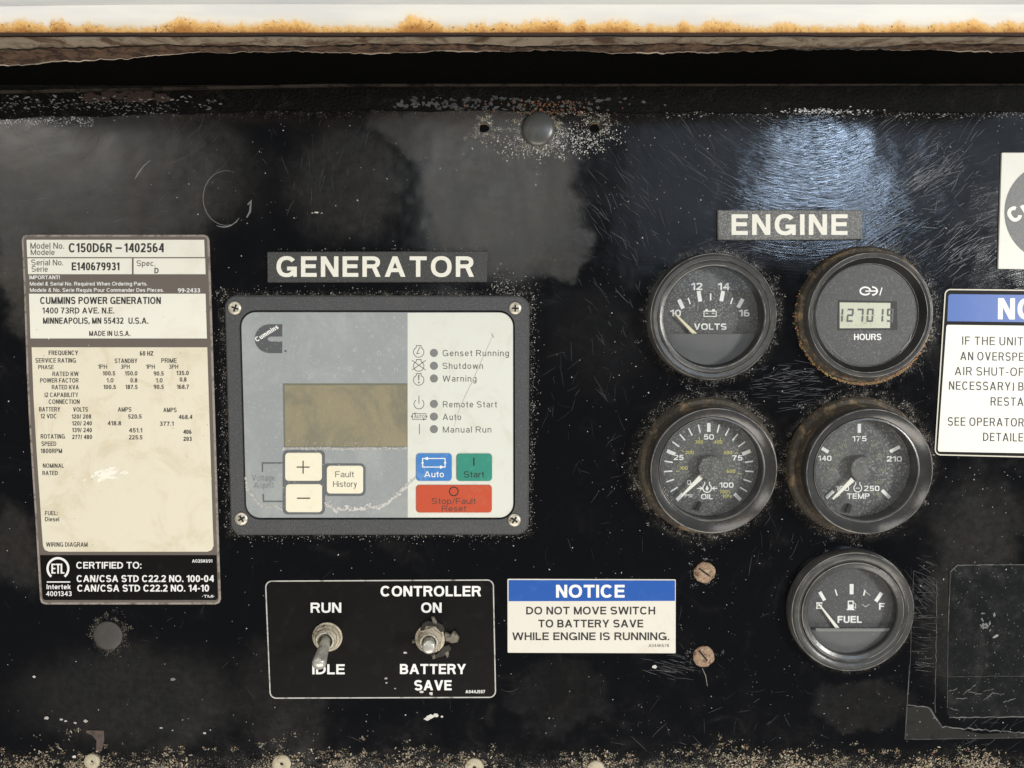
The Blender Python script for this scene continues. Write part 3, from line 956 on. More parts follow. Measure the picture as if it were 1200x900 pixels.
for _ in range(1500):
    x = R.uniform(-100, 1300); y = 46 + R.random() ** .8 * (13 + 14 * lv(x) - (5 if x > 840 else 0))
    g = R.choice((.03, .05, .25, .4, .55)) * R.uniform(.6, 1.2)
    c0 = P(x, y, 61.5 - (y - 44) * .95)
    w0, w1 = R.uniform(1.5, 9) * .8, R.uniform(.2, .6)
    b0 = len(crk.v); e0 = R.uniform(-.25, .25)
    for dx, dy in ((-w0, 0), (0, w1), (w0, e0), (0, -w1)):
        crk.v.append(c0 + Vector((dx * PX, 0, (dy + dx * e0 * .3) * PX * .8)))
    crk.c += [(g, g * .78, g * .56)] * 4; crk.f.append((b0, b0 + 1, b0 + 2, b0 + 3))
crk.build('torn_paint_edges', M_flake, lip, 'curled torn edges of the peeling paint layers')

# strip between lip and panel, its black partly painted as the lip's shadow
M_strip = M('shadowed_flaking_strip', (0.0025, 0.0024, 0.0022), 0.6, dirt=(0.06, (0.011, 0.009, 0.007), .52, .66), bump=(0.3, .8, 1.0), spec=.12)
M_bead = M('brown_rubber_bead', (0.05, 0.041, 0.033), 0.85, dirt=(0.04, (0.012, 0.01, 0.009), .45, .65), bump=(0.4, .5, .5), spec=.08)
strip = empty('flange_strip', P(600, 118, 0), 'narrow flaking strip, black partly as painted lip shadow, between the lip and the panel', 'flange strip')
strip['kind'] = 'structure'
def slope(x): return (105 - 8.5 * min(1, (x + 20) / 420)) - 1.5 * max(0, (x - 500)) / 700 if x < 400 else 96.5 - 1.5 * (x - 400) / 800
def long_strip(name, ya, yb, h0, h1, mat, parent, edge=.5, nx=300):
    vs, fs = [], []
    for i in range(nx + 1):
        x = -150 + 1500 * i / nx
        for y, h in ((ya(x), h0), (ya(x) + edge, h1), (yb(x) - edge, h1), (yb(x), h0)): vs.append(P(x, y, h))
    for i in range(nx):
        for k in range(3): fs.append((i * 4 + k, i * 4 + k + 1, (i + 1) * 4 + k + 1, (i + 1) * 4 + k))
    return mesh(name, vs, fs, mat, parent, smooth=True)
long_strip('bead', lambda x: slope(x), lambda x: slope(x) + 5.5, 1.2, 4.2, M_bead, strip, 1.5)
def strip_low(x): return (139 - 9 * min(1, max(0, x) / 330)) + wavy(x, .9, (.05, .13, .41)) + (2 if x > 700 else 0)
long_strip('strip_face', lambda x: 96.8 - 1.5 * (x - 400) / 800, strip_low, .1, 1.3, M_strip, strip, .8)
patches = Bits()
for _ in range(150):
    x = R.choice((R.gauss(570, 40), R.gauss(520, 30), R.gauss(690, 40), R.gauss(560, 60)))
    patches.add(x, R.uniform(114, 129), R.uniform(1.0, 3.6), grey(.03, .075), h=1.5, asp=R.uniform(1, 2), ang=R.uniform(-.3, .3), jag=.75, tilt=.05)
for _ in range(130):
    patches.add(R.gauss(640, 30), R.uniform(118, 134), R.uniform(.6, 1.8), (R.uniform(.08, .2), R.uniform(.05, .09), .03), h=1.6, tilt=.1)
for _ in range(40):
    patches.add(R.uniform(100, 200), R.uniform(108, 118), R.uniform(2, 5), (.03, .018, .014), h=1.5, asp=2.2, ang=0, tilt=.05)
for _ in range(110):
    patches.add(R.uniform(0, 260), R.uniform(112, 128), R.uniform(.4, 1.5), grey(.03, .2, .1), h=1.6, asp=2.5, ang=R.uniform(-.6, .3), tilt=.3)
patches.build('loose_flakes', M_flake, strip, 'lifting flakes of old paint')

# ------------------------------------------------------------------ shared materials
M_white = M('white_print', (0.80, 0.80, 0.77), 0.5)
M_black = M('black_print', (0.022, 0.021, 0.02), 0.5)
M_cream = M('cream_label_field', (0.72, 0.67, 0.53), 0.42, dirt=(0.02, (0.62, 0.54, 0.38), .45, .75), grain=(0.6, (0.70, 0.64, 0.48), .6, .8))
M_cream2 = M('pale_label_field', (0.78, 0.76, 0.66), 0.42, dirt=(0.02, (0.70, 0.66, 0.55), .5, .8))
M_brown = M('brown_grey_label', (0.125, 0.105, 0.088), 0.5, dirt=(0.05, (0.16, 0.14, 0.12), .55, .75))
M_edge = M('worn_label_edge', (0.30, 0.26, 0.22), 0.5, dirt=(0.08, (0.11, 0.09, 0.07), .45, .65))
M_lblack = M('black_label', (0.0065, 0.006, 0.0055), 0.45, dirt=(0.05, (0.013, 0.012, 0.011), .5, .75), spec=.1)
M_blue = M('blue_header', (0.010, 0.085, 0.37), 0.4, dirt=(0.06, (0.02, 0.11, 0.39), .5, .75))
M_engr = M('engraved_grey_plastic', (0.10, 0.10, 0.095), 0.55, grain=(0.55, (0.24, 0.24, 0.225), .47, .62), bump=(0.6, .4, .3))
M_engr2 = M('dark_grey_plastic', (0.045, 0.045, 0.043), 0.5, grain=(0.5, (0.12, 0.12, 0.11), .52, .72), bump=(0.6, .4, .3))
M_zinc = M('dull_zinc', (0.62, 0.58, 0.47), 0.42, 0.5, dirt=(0.2, (0.16, 0.13, 0.09), .48, .68), bump=(0.3, .3, .3))
M_zinc2 = M('dirty_nut_metal', (0.50, 0.44, 0.33), 0.5, 0.35, dirt=(0.14, (0.07, 0.055, 0.04), .47, .66), bump=(0.25, .5, .5))
M_rust = M('rusted_screw', (0.33, 0.22, 0.14), 0.75, 0.15, dirt=(0.16, (0.12, 0.06, 0.03), .46, .66), grain=(0.4, (0.5, 0.40, 0.30), .5, .7), bump=(0.35, .8, .8))
M_slot = M('slot_dirt', (0.012, 0.009, 0.007), 0.9)

# ------------------------------------------------------------------ rating plate
def poly_between(left, right, r=(0, 0)):
    return left + right
NPL = [(25.3, 277), (27.5, 330), (29.8, 400), (32.2, 465), (36, 530), (40.4, 595), (43.6, 650), (46.7, 704)]
def nl(y):
    for (xa, ya), (xb, yb) in zip(NPL, NPL[1:]):
        if y <= yb: return xa + (xb - xa) * (y - ya) / (yb - ya)
    return NPL[-1][0]
def nr(y): return 245.2 + (y - 277) * (258.6 - 245.2) / 430.0
def nfield(y0, y1, dl, dr, r=0, steps=5):
    """field of the plate between two rows, dl and dr in from the plate's sides"""
    L_ = [(nl(y1 + (y0 - y1) * i / steps) + dl, y1 + (y0 - y1) * i / steps) for i in range(steps + 1)]
    R_ = [(nr(y0 + (y1 - y0) * i / steps) - dr, y0 + (y1 - y0) * i / steps) for i in range(steps + 1)]
    if r:
        L_[0:1] = [(nl(y1) + dl + r, y1), (nl(y1) + dl + r * .3, y1 - r * .3), (nl(y1) + dl, y1 - r)]
        R_[-1:] = [(nr(y1) - dr, y1 - r), (nr(y1) - dr - r * .3, y1 - r * .3), (nr(y1) - dr - r, y1)]
    return L_ + R_
np_ = empty('rating_plate', P(140, 490, 0), 'tall cream and brown rating plate with columns of small figures, leftmost on the panel', 'rating plate')
out = nfield(275, 708.5, 0, 0, 6, 8)
out = [(x, y) for x, y in out]
i_tl = [i for i, p in enumerate(out) if abs(p[1] - 275) < .01]
o2 = []
for p in out:
    if p == out[i_tl[0]]: o2 += [(p[0], p[1] + 6), (p[0] + 1.8, p[1] + 1.8), (p[0] + 6, p[1])]
    elif p == out[i_tl[-1]]: o2 += [(p[0] - 6, p[1]), (p[0] - 1.8, p[1] + 1.8), (p[0], p[1] + 6)]
    else: o2.append(p)
plate('rim', o2, 0, 0.45, M_edge, np_, .12)
flat('border', [inset(o2, 2.4)], 0.50, M_brown, np_)
flat('model_field', [nfield(281, 301.3, 5.6, 6.0)], 0.56, M_cream2, np_)
f2 = nfield(302.7, 321.3, 5.8, 5.6)
flat('serial_field', [[p if p[0] < 150 else (154.6, p[1]) for p in f2]], 0.56, M_cream2, np_)
flat('spec_field', [[p if p[0] > 150 else (156.6, p[1]) for p in f2]], 0.56, M_cream2, np_)
flat('address_field', [nfield(344.2, 396.6, 6.0, 6.4)], 0.56, M_cream2, np_)
flat('data_field', [nfield(407, 646.5, 7.0, 6.4, 7, 8)], 0.56, M_cream, np_)
flat('certification_field', [nfield(650.5, 703.2, 3.2, 3.0, 3)], 0.56, M_lblack, np_)
M_gtx = M('grey_print', (0.11, 0.105, 0.095), 0.5)
M_dtx = M('faded_black_print', (0.055, 0.048, 0.04), 0.5)
H_ = 0.61
rows = [('Model No.', 35.5, 75, 291.5, 7.0, M_gtx, .13), ('Modele', 36, 64, 298.9, 6.6, M_gtx, .13), ('C150D6R', 80.5, 131.4, 295.7, 10.7, M_black, .17),
        ('_', 135.3, 142.8, 296.2, 10.7, M_black, .17), ('1402564', 145.8, 192, 295.7, 10.7, M_black, .17), ('Serial No.', 36.6, 74, 311, 6.8, M_gtx, .13),
        ('Serie', 37, 56, 318.5, 6.6, M_gtx, .13), ('E140679931', 84, 140, 316.8, 9.3, M_black, .18), ('Spec.', 160, 182, 311.8, 6.6, M_gtx, .13),
        ('D', 181, 185.9, 320.4, 6.6, M_black, .17), ('IMPORTANT!', 34.5, 70, 327.2, 4.4, M_white, .16),
        ('Model & Serial No. Required When Ordering Parts.', 35, 172.7, 334.6, 4.3, M_white, .15),
        ('Modele & No. Serie Requis Pour Commander Des Pieces.', 35.2, 191.8, 342.0, 4.3, M_white, .15), ('99-2433', 208.4, 234.5, 342.6, 4.7, M_white, .18),
        ('CUMMINS POWER GENERATION', 47, 188.5, 356.2, 8.2, M_black, .17), ('1400 73RD AVE. N.E.', 49.5, 134, 367.4, 7, M_black, .16),
        ('MINNEAPOLIS, MN 55432', 50.4, 144.7, 379.4, 7.2, M_black, .16), ('U.S.A.', 150.5, 173.8, 379.4, 7.2, M_black, .16), ('MADE IN U.S.A.', 104.5, 152.8, 393.7, 6, M_dtx, .16),
        ('FREQUENCY', 57, 91.5, 416.1, 5.3, M_dtx, .16), ('60 HZ', 163.8, 179.7, 416.8, 5.3, M_dtx, .18), ('SERVICE RATING', 41.5, 89, 425, 5.3, M_dtx, .15),
        ('STANDBY', 134.4, 161, 425.5, 5.3, M_dtx, .15), ('PRIME', 189, 207, 425.2, 5.3, M_dtx, .15), ('PHASE', 44.8, 63, 432.7, 5, M_dtx, .15),
        ('1PH', 114.8, 125.5, 432.2, 5, M_dtx, .15), ('3PH', 141.4, 152, 432.2, 5, M_dtx, .15), ('1PH', 171, 181.5, 432.2, 5, M_dtx, .15), ('3PH', 198, 208.8, 432.2, 5, M_dtx, .15),
        ('RATED KW', 61.4, 92, 440.7, 5.2, M_dtx, .15), ('100.5', 120.4, 135, 440, 5, M_dtx, .18), ('150.0', 146.3, 161, 440, 5, M_dtx, .18), ('90.5', 180, 191.8, 440.2, 5, M_dtx, .18),
        ('135.0', 206.7, 221.2, 439.6, 5, M_dtx, .18), ('POWER FACTOR', 47, 92, 448.4, 5.2, M_dtx, .15), ('1.0', 124.8, 133, 448.2, 5, M_dtx, .18), ('0.8', 152.8, 161, 448.2, 5, M_dtx, .18),
        ('1.0', 182.5, 190.6, 448.2, 5, M_dtx, .18), ('0.8', 210.5, 218.6, 447.2, 5, M_dtx, .18), ('RATED KVA', 60.7, 92.4, 456.3, 5.2, M_dtx, .15), ('100.5', 121.3, 135.8, 456, 5, M_dtx, .18),
        ('187.5', 147, 161.2, 456, 5, M_dtx, .18), ('90.5', 180, 192, 455.8, 5, M_dtx, .18), ('168.7', 207.3, 221.4, 455.8, 5, M_dtx, .18), ('I2 CAPABILITY', 52.3, 91.7, 465.3, 5.2, M_dtx, .15),
        ('CONNECTION', 57, 93.3, 473.3, 5.2, M_dtx, .15), ('BATTERY', 45.7, 70.5, 482.2, 5.2, M_dtx, .15), ('VOLTS', 85.6, 103, 482.4, 5.2, M_dtx, .15), ('AMPS', 138, 154, 482.4, 5.2, M_dtx, .15),
        ('AMPS', 191.3, 207, 483, 5.2, M_dtx, .15), ('12 VDC', 47.4, 66.5, 490.3, 5.2, M_dtx, .15), ('120/ 208', 84, 107, 490.6, 5, M_dtx, .17), ('520.5', 150, 166, 490.6, 5, M_dtx, .18),
        ('468.4', 209.3, 225.4, 491.2, 5, M_dtx, .18), ('120/ 240', 84.5, 107.7, 498.6, 5, M_dtx, .17), ('418.8', 126, 142, 498.5, 5, M_dtx, .18), ('377.1', 187, 203.5, 499, 5, M_dtx, .18),
        ('139/ 240', 84.5, 107.7, 506.5, 5, M_dtx, .17), ('451.1', 151, 166.6, 506.8, 5, M_dtx, .18), ('406', 214.7, 224.5, 508.6, 5, M_dtx, .2), ('ROTATING', 47.6, 76, 514, 5.2, M_dtx, .15),
        ('277/ 480', 84.5, 107.9, 514.6, 5, M_dtx, .17), ('225.5', 151, 167, 515, 5, M_dtx, .18), ('203', 214.9, 224.7, 516.8, 5, M_dtx, .2), ('SPEED', 48.5, 66, 522.6, 5.2, M_dtx, .15),
        ('1800RPM', 47.6, 72.8, 531, 5.2, M_dtx, .16), ('NOMINAL', 50.2, 75, 548.2, 5, M_dtx, .15), ('RATED', 49.7, 67.7, 556.8, 5, M_dtx, .15), ('FUEL:', 52.7, 67.7, 603.8, 5, M_dtx, .15),
        ('Diesel', 52.7, 69.3, 611, 5.2, M_dtx, .15), ('WIRING DIAGRAM', 54, 102.7, 640.7, 5.2, M_dtx, .15), ('CERTIFIED TO:', 89.4, 165.7, 666.3, 7.8, M_white, .17),
        ('CAN/CSA STD C22.2 NO. 100-04', 89.8, 250.6, 682, 7.9, M_white, .18), ('CAN/CSA STD C22.2 NO. 14-10', 90.5, 245, 693.2, 7.9, M_white, .18),
        ('Intertek', 54.6, 82.8, 690.4, 5.6, M_white, .17), ('4001343', 54, 84, 698.5, 5.6, M_white, .16), ('A035K691', 225, 248.7, 659.3, 3.8, M_white, .16), ('*TMI*', 236.8, 251.5, 700.4, 3.2, M_white, .18)]
for s, x0, x1, b0, cap, m_, w_ in rows: text(s, x0, x1, b0, cap, H_, m_, np_, w=w_ * 1.14)
ringp = []
for pts in (arc(67.9, 666.3, 12.2, 12.2, 130, 410, 40),): ringp += strokes([(x, y) for x, y in pts], 2.6)
flat('mark_ring', ringp, H_, M_white, np_)
text('ETL', 60.2, 75.5, 672.2, 11.6, H_, M_white, np_, w=.16, gap=.04)
flat('mark_line', [rrect(54.8, 681.3, 82.3, 682.7, .3)], H_, M_white, np_)
sm = Bits()
for _ in range(60):
    x = R.gauss(125, 9); sm.add(x, 556 + (x - 125) * -.12 + R.gauss(0, 3.2), R.uniform(.5, 2.2), (.85, .82, .7), h=.6, asp=3, ang=.35, tilt=.05)
for _ in range(70):
    sm.add(R.uniform(nl(500) + 6, 248), R.uniform(350, 640), R.uniform(.3, .9), R.choice(((.3, .25, .16), (.9, .88, .78))), h=.6, tilt=.05)
sm.build('rubbed_marks', M_flake, np_)

# ------------------------------------------------------------------ name signs
gs = empty('generator_sign', P(442, 312), 'dark grey engraved sign reading GENERATOR above the control unit', 'sign')
plate('backing', rquad((312.7, 295), (571.5, 294), (570.6, 330.5), (313.2, 331), .8), 0, 1.6, M_engr2, gs, .35)
text('GENERATOR', 324, 555.3, 324.4, 24.0, 1.66, M_cream2, gs, w=.215, gap=.18)
es = empty('engine_sign', P(926, 263), 'light grey engraved sign reading ENGINE above the volts and hours gauges', 'sign')
plate('backing', rquad((841, 246), (1010.8, 245.8), (1011, 280.6), (841, 281.4), .8), 0, 1.6, M_engr, es, .35)
text('ENGINE', 857.3, 993.3, 275.3, 24.2, 1.66, M_cream2, es, w=.22, gap=.18)

# ------------------------------------------------------------------ control unit
cu = empty('generator_controller', P(442, 488), 'generator control unit with olive display, coloured keys and dark grey bezel', 'control unit')
M_bez = M('textured_dark_bezel', (0.055, 0.056, 0.058), 0.55, grain=(0.6, (0.10, 0.10, 0.105), .5, .68), dirt=(0.02, (0.085, 0.08, 0.072), .5, .75), bump=(0.55, .5, .3))
outer = rquad((262.5, 346), (620.5, 346.5), (619.5, 627), (270, 627.5), 14, 8)
inner = rquad((279.8, 363.6), (603.2, 363.8), (603.6, 609), (286.6, 609.2), 19, 8)
plate('bezel', outer, 0, 3.4, M_bez, cu, .8, hole=inner)
face = rquad((282, 365.6), (601.6, 365.8), (601.8, 607), (288.4, 607.2), 17, 8)
M_gface = M('blue_grey_overlay', (0.29, 0.31, 0.31), 0.36, dirt=(0.012, (0.36, 0.375, 0.36), .42, .7), grain=(0.25, (0.35, 0.375, 0.37), .55, .75))
M_gap = M('black_gap', (0.006, 0.006, 0.006), 0.9)
flat('gap', [inner], 0.3, M_gap, cu)
plate('overlay', face, 0.3, 2.7, M_gface, cu, .25)
M_wface = M('ivory_overlay', (0.66, 0.67, 0.60), 0.4, dirt=(0.03, (0.60, 0.59, 0.50), .45, .75))
wf = [(477.6, 366.4)] + [p for p in inset(face, .5) if p[0] > 500]
wf = sorted([p for p in inset(face, .6) if p[0] > 500], key=lambda p: (atan2(p[1] - 486, p[0] - 500)))
wf = [(477.6, 366.6)] + wf + [(477.8, 606.4)]
flat('ivory_field', [wf], 2.76, M_wface, cu)
M_scrn = M('olive_display', (0.28, 0.245, 0.165), 0.22, dirt=(0.016, (0.20, 0.19, 0.14), .42, .66), grain=(0.4, (0.31, 0.28, 0.16), .5, .7))
M_sedge = M('display_edge', (0.16, 0.16, 0.12), 0.5)
disp = flat('display', [[(331.3, 449.3), (477.4, 449.2), (477.6, 524), (332.6, 524.2)]], 2.76, M_sedge, cu)
flat('display_window', [[(333.6, 451.6), (477.2, 451.4), (477.4, 523), (334.6, 523.2)]], 2.81, M_scrn, disp)
# logo: a broad C with a slot and a slanted word
M_logo = M('dark_grey_print', (0.085, 0.09, 0.092), 0.5)
lg = [(330.8, 380), (330.8, 394.4), (317, 394.4), (314.4, 395.6), (313.4, 397.3), (314.4, 399), (317, 400.2), (330.8, 400.2), (330.8, 413.8), (316, 413.8)]
lg += [(316 - 17.5 * sin(pi * t / 12), 396.9 + 16.9 * cos(pi * t / 12)) for t in range(1, 12)] + [(316, 380)]
flat('emblem', [lg, circ(334.4, 411.3, 1.4, 10)], 2.80, M_logo, cu)
text('Cummins', 301, 331.5, 400.8, 5.6, 2.86, M_white, cu, w=.22, ang=32)
# keys
M_key = M('ivory_key', (0.80, 0.75, 0.58), 0.4, dirt=(0.06, (0.74, 0.66, 0.46), .5, .75))
M_kb = M('key_surround', (0.12, 0.128, 0.135), 0.45, dirt=(0.09, (0.20, 0.21, 0.21), .55, .75))
flat('key_surround', [rrect(331.2, 527.2, 380.8, 602.8, 6), rrect(378.2, 543, 428.4, 581.3, 6)], 2.80, M_kb, cu)
def key(x0, y0, x1, y1, mat, lab): return plate('key', rrect(x0, y0, x1, y1, 4.2), 2.7, 3.25, mat, cu, .22, smooth=True, label=lab)
k1 = key(333.8, 530.6, 377, 563.6, M_key, 'ivory key with a plus sign')
flat('symbol', [rrect(347.6, 546.7, 362.8, 548.1, .1), rrect(354.5, 539.9, 355.9, 555, .1)], 3.3, M_dtx, k1)
k2 = key(334.6, 567.4, 377.2, 600.4, M_key, 'ivory key with a minus sign')
flat('symbol', [rrect(348, 583.1, 363.4, 584.6, .1)], 3.3, M_dtx, k2)
k3 = key(382.7, 545.8, 425.4, 578.5, M_key, 'ivory key reading Fault History')
text('Fault', 392.9, 414.9, 559.2, 6.8, 3.3, M_gtx, k3, w=.13)
text('History', 390.4, 418.2, 570.6, 6.8, 3.3, M_gtx, k3, w=.13)
M_kblue = M('blue_key', (0.055, 0.20, 0.50), 0.4, dirt=(0.07, (0.17, 0.32, 0.56), .48, .7))
M_kgreen = M('green_key', (0.035, 0.24, 0.175), 0.4, dirt=(0.06, (0.07, 0.33, 0.24), .5, .75))
M_kred = M('orange_red_key', (0.50, 0.075, 0.030), 0.42, dirt=(0.06, (0.50, 0.12, 0.06), .5, .75))
ka = key(487.5, 531.4, 529.4, 563.7, M_kblue, 'blue key reading Auto')
for pts in (strokes([(495.2, 537.3), (521.6, 537.3), (521.6, 547.3), (495.2, 547.3)], 1.1, True),):
    flat('symbol', pts + [[(496, 537.3), (501.5, 535.2), (501.5, 539.4)], [(521, 547.3), (515.5, 545.2), (515.5, 549.4)], [(495.2, 539.5), (493.6, 543), (496.8, 543)], [(521.6, 545), (520, 541.6), (523.2, 541.6)]], 3.3, M_white, ka)
text('Auto', 497, 520.2, 559.2, 7, 3.3, M_white, ka, w=.16)
kg = key(534.8, 531.6, 576.6, 563.8, M_kgreen, 'green key reading Start')
flat('symbol', [rrect(554.5, 536.3, 556.1, 545.6, .2)], 3.3, M_black, kg)
text('Start', 543.5, 567.4, 559.4, 7, 3.3, M_black, kg, w=.14)
kr = key(487.5, 568.4, 576.4, 600.8, M_kred, 'wide orange red key reading Stop/Fault Reset')
flat('symbol', strokes(circ(531.8, 575.9, 5.1, 28), 1.25, True), 3.3, M_black, kr)
text('Stop/Fault', 506, 557.5, 590.6, 6.8, 3.3, M_dtx, kr, w=.135)
text('Reset', 517.8, 546.4, 599.2, 6.6, 3.3, M_dtx, kr, w=.135)
# voltage adjust bracket
flat('bracket_line', strokes([(307.5, 553), (307.5, 542.6), (331.4, 542.6)], 1.8) + strokes([(308.2, 579), (309, 587.6), (331.4, 587.6)], 1.8), 2.80, M_kb, cu)
M_faint = M('faded_grey_print', (0.19, 0.20, 0.205), 0.5, dirt=(0.12, (0.31, 0.33, 0.33), .5, .62))
text('Voltage', 295, 322.4, 563.4, 7, 2.80, M_faint, cu, w=.12)
text('Adjust', 297.4, 320.8, 571.9, 7, 2.80, M_faint, cu, w=.12)
# indicator lamps and their captions
M_led = M('unlit_indicator', (0.20, 0.205, 0.195), 0.35)
caps = [('Genset Running', 518.7, 596.4, 417.3, 413.6), ('Shutdown', 518.7, 566, 432.3, 428.7), ('Warning', 518.7, 558.4, 447.2, 443.6),
        ('Remote Start', 519, 582.4, 477.4, 473.4), ('Auto', 518.8, 540.4, 492.2, 488.3), ('Manual Run', 519, 575.8, 506.9, 503)]
for s, x0, x1, b0, cy in caps:
    plate('indicator', circ(508.5, cy, 4.7, 24), 2.7, 2.95, M_led, cu, .1)
    text(s, x0, x1, b0, 7.1, 2.81, M_gtx, cu, w=.135, gap=.22)
def engine_icon(y):
    return strokes([(486.9, y - 3.2)] + arc(490.7, y + 1, 6.1, 6.1, 232, -52, 24) + [(494.4, y - 3.2), (493.3, y - 5), (493.6, y - 6.6), (487.8, y - 6.6), (488.1, y - 5)], .75, True)
flat('symbol', engine_icon(411.6) + strokes([(492, 406.6), (488.4, 414.4), (491.6, 414.2)], .8), 2.81, M_gtx, cu)
flat('symbol', engine_icon(428) + strokes([(482.8, 422.3), (499, 433.7)], .8) + strokes([(499, 422.3), (482.8, 433.7)], .8), 2.81, M_gtx, cu)
flat('symbol', engine_icon(444.4) + [[(490, 439.2), (491.6, 439.2), (491.2, 446), (490.4, 446)], circ(490.8, 448.2, 1, 8)], 2.81, M_gtx, cu)
flat('symbol', strokes(arc(491, 473.4, 5.8, 5.8, -52, 232, 26), .8) + [rrect(490.5, 463.6, 491.4, 473.2, .1)], 2.81, M_gtx, cu)
flat('symbol', strokes([(483.4, 484.8), (499.2, 484.8), (499.2, 491.4), (483.4, 491.4)], .7, True) + [[(484, 484.8), (487, 483.4), (487, 486.2)], [(498.8, 491.4), (495.8, 490), (495.8, 492.8)], circ(482.6, 488, 1, 8), circ(500, 488, 1, 8)], 2.81, M_gtx, cu)
text('AUTO', 485.4, 497.6, 489.9, 3.6, 2.81, M_gtx, cu, w=.15)
flat('symbol', [rrect(491.1, 496.8, 491.9, 508.8, .1)], 2.81, M_gtx, cu)
# dried dirt: tide line, droplets, a crease across the ivory field
dirt = Bits()
tide = [(288, 560), (289.5, 575), (296, 583), (303, 592), (312, 596), (322, 595), (331, 598)]
tide2 = [(381, 592), (389, 596), (394, 602), (397, 597), (402, 599), (407, 596), (412, 600), (418, 597), (425, 598), (433, 595), (442, 597), (452, 593), (460, 586), (468, 580), (477, 571)]
tide3 = [(477, 568), (486, 560), (492, 553)]
tide0 = [(331, 526), (345, 525.4), (362, 526.4), (381, 525.2), (398, 526.6), (420, 525.6), (445, 526.2), (477, 525.4)]
for T_, gg, w_ in ((tide, .48, 1.0), (tide2, .55, 1.3), (tide3, .48, .7), (tide0, .50, .8)):
    for (xa, ya), (xb, yb) in zip(T_, T_[1:]):
        L_ = hypot(xb - xa, yb - ya)
        for _ in range(int(L_ * 3)):
            t = R.random(); up = -abs(R.gauss(0, 2.2)) if w_ > .9 else R.gauss(0, .8)
            dirt.add(xa + (xb - xa) * t + R.gauss(0, .6), ya + (yb - ya) * t + up, R.uniform(.35, 1.2) * w_, grey(gg * .75, gg * 1.1, .06), h=2.86, asp=R.uniform(1, 2.2), tilt=.1)
for _ in range(330):
    x, y = R.uniform(290, 470), R.uniform(525, 598)
    dirt.add(x, y, R.uniform(.3, .9), grey(.36, .52, .03), h=2.83, tilt=.05)
for _ in range(190):
    x, y = R.uniform(285, 476), R.uniform(370, 447)
    dirt.add(x, y, R.uniform(.25, .65), grey(.42, .6, .02), h=2.83, tilt=.05)
for x, y, r in [(432, 422, 2.1), (444, 414, 2.3), (411, 432, 2), (365, 440, 2.2), (392, 441, 1.6), (464, 433, 2), (445, 431, 1.6), (426, 435, 1.4), (362, 444, 1.5), (397, 418, 1.3), (436, 394, 1.4), (418, 383, 1.2), (456, 410, 1.6), (415, 411, 1.2), (397, 432, 1.4), (462, 372, 1.2)]:
    for q in strokes(circ(x, y, r, 10), .55, True):
        b0 = len(dirt.v); dirt.v += [P(a, b_, 2.84) for a, b_ in q]; dirt.c += [(.50, .52, .52)] * 4; dirt.f.append((b0, b0 + 1, b0 + 2, b0 + 3))
dirt.line([(578, 392), (570, 410), (562, 428), (553, 448), (546, 462), (538, 480), (532, 500)], .8, (.42, .41, .34), h=2.84)
dirt.line([(576, 391), (579, 396)], 1.6, (.4, .4, .36), h=2.84)
for _ in range(60): dirt.add(R.uniform(335, 475), R.gauss(520, 3), R.uniform(.3, .9), grey(.3, .5, .15), h=2.86)
dirt.build('dried_dirt', M_flake, cu, 'dried tide line and water spots')
# bezel screws
def cross_screw(x, y, r, h0, parent, ang, mat=None, name='screw'):
    c = P(x, y, h0); c2 = Vector((c.x, 0, c.z))
    s_ = lathe(name, c2, [(r, h0), (r, h0 + .5), (r * .86, h0 + .95), (r * .5, h0 + 1.15), (.01, h0 + 1.2)], mat or M_zinc, parent, seg=28, metric=True)
    a = radians(ang); L_ = r * .58; w2 = r * .13
    pol = []
    for t in (a, a + pi / 2):
        dx, dy = cos(t), sin(t)
        pol.append([(x + dx * L_ - dy * w2, y + dy * L_ + dx * w2), (x + dx * L_ + dy * w2, y + dy * L_ - dx * w2), (x - dx * L_ + dy * w2, y - dy * L_ - dx * w2), (x - dx * L_ - dy * w2, y - dy * L_ + dx * w2)])
    flat('cross_slot', pol, h0 + 1.24, M_slot, s_)
    return s_
cross_screw(275.3, 361, 7.6, 3.4, cu, 20); cross_screw(603.8, 361.2, 7.2, 3.4, cu, 0)
cross_screw(283, 608, 7.6, 3.4, cu, 60); cross_screw(602.8, 609.5, 7.6, 3.4, cu, 35)

# ------------------------------------------------------------------ switch label and toggle switches
sl = empty('switch_label', P(446, 749), 'black outlined label lettered RUN, IDLE, CONTROLLER ON and BATTERY SAVE', 'label')
so = rquad((310.3, 680.3), (578.8, 678.9), (581.6, 818), (316, 819), 8, 6)
plate('backing', so, 0, 0.25, M_lblack, sl, .08)
M_line = M('worn_white_line', (0.50, 0.49, 0.45), 0.5, dirt=(0.06, (0.14, 0.135, 0.12), .5, .66))
flat('outline', strokes(inset(so, .8), 1.35, True), 0.31, M_line, sl)
for s, x0, x1, b0, cap in [('RUN', 364, 399.9, 718, 11.8), ('CONTROLLER', 446, 563.6, 698.8, 12.1), ('ON', 493.5, 517.5, 718, 11.8), ('IDLE', 366, 403.9, 790.2, 11.8),
                           ('BATTERY', 468.7, 546, 789.9, 11.8), ('SAVE', 485.5, 529.2, 808.9, 11.8)]:
    text(s, x0, x1, b0, cap, .31, M_white, sl, w=.22)
text('A044J557', 545.5, 568.4, 812.4, 3.7, .31, M_white, sl, w=.2)

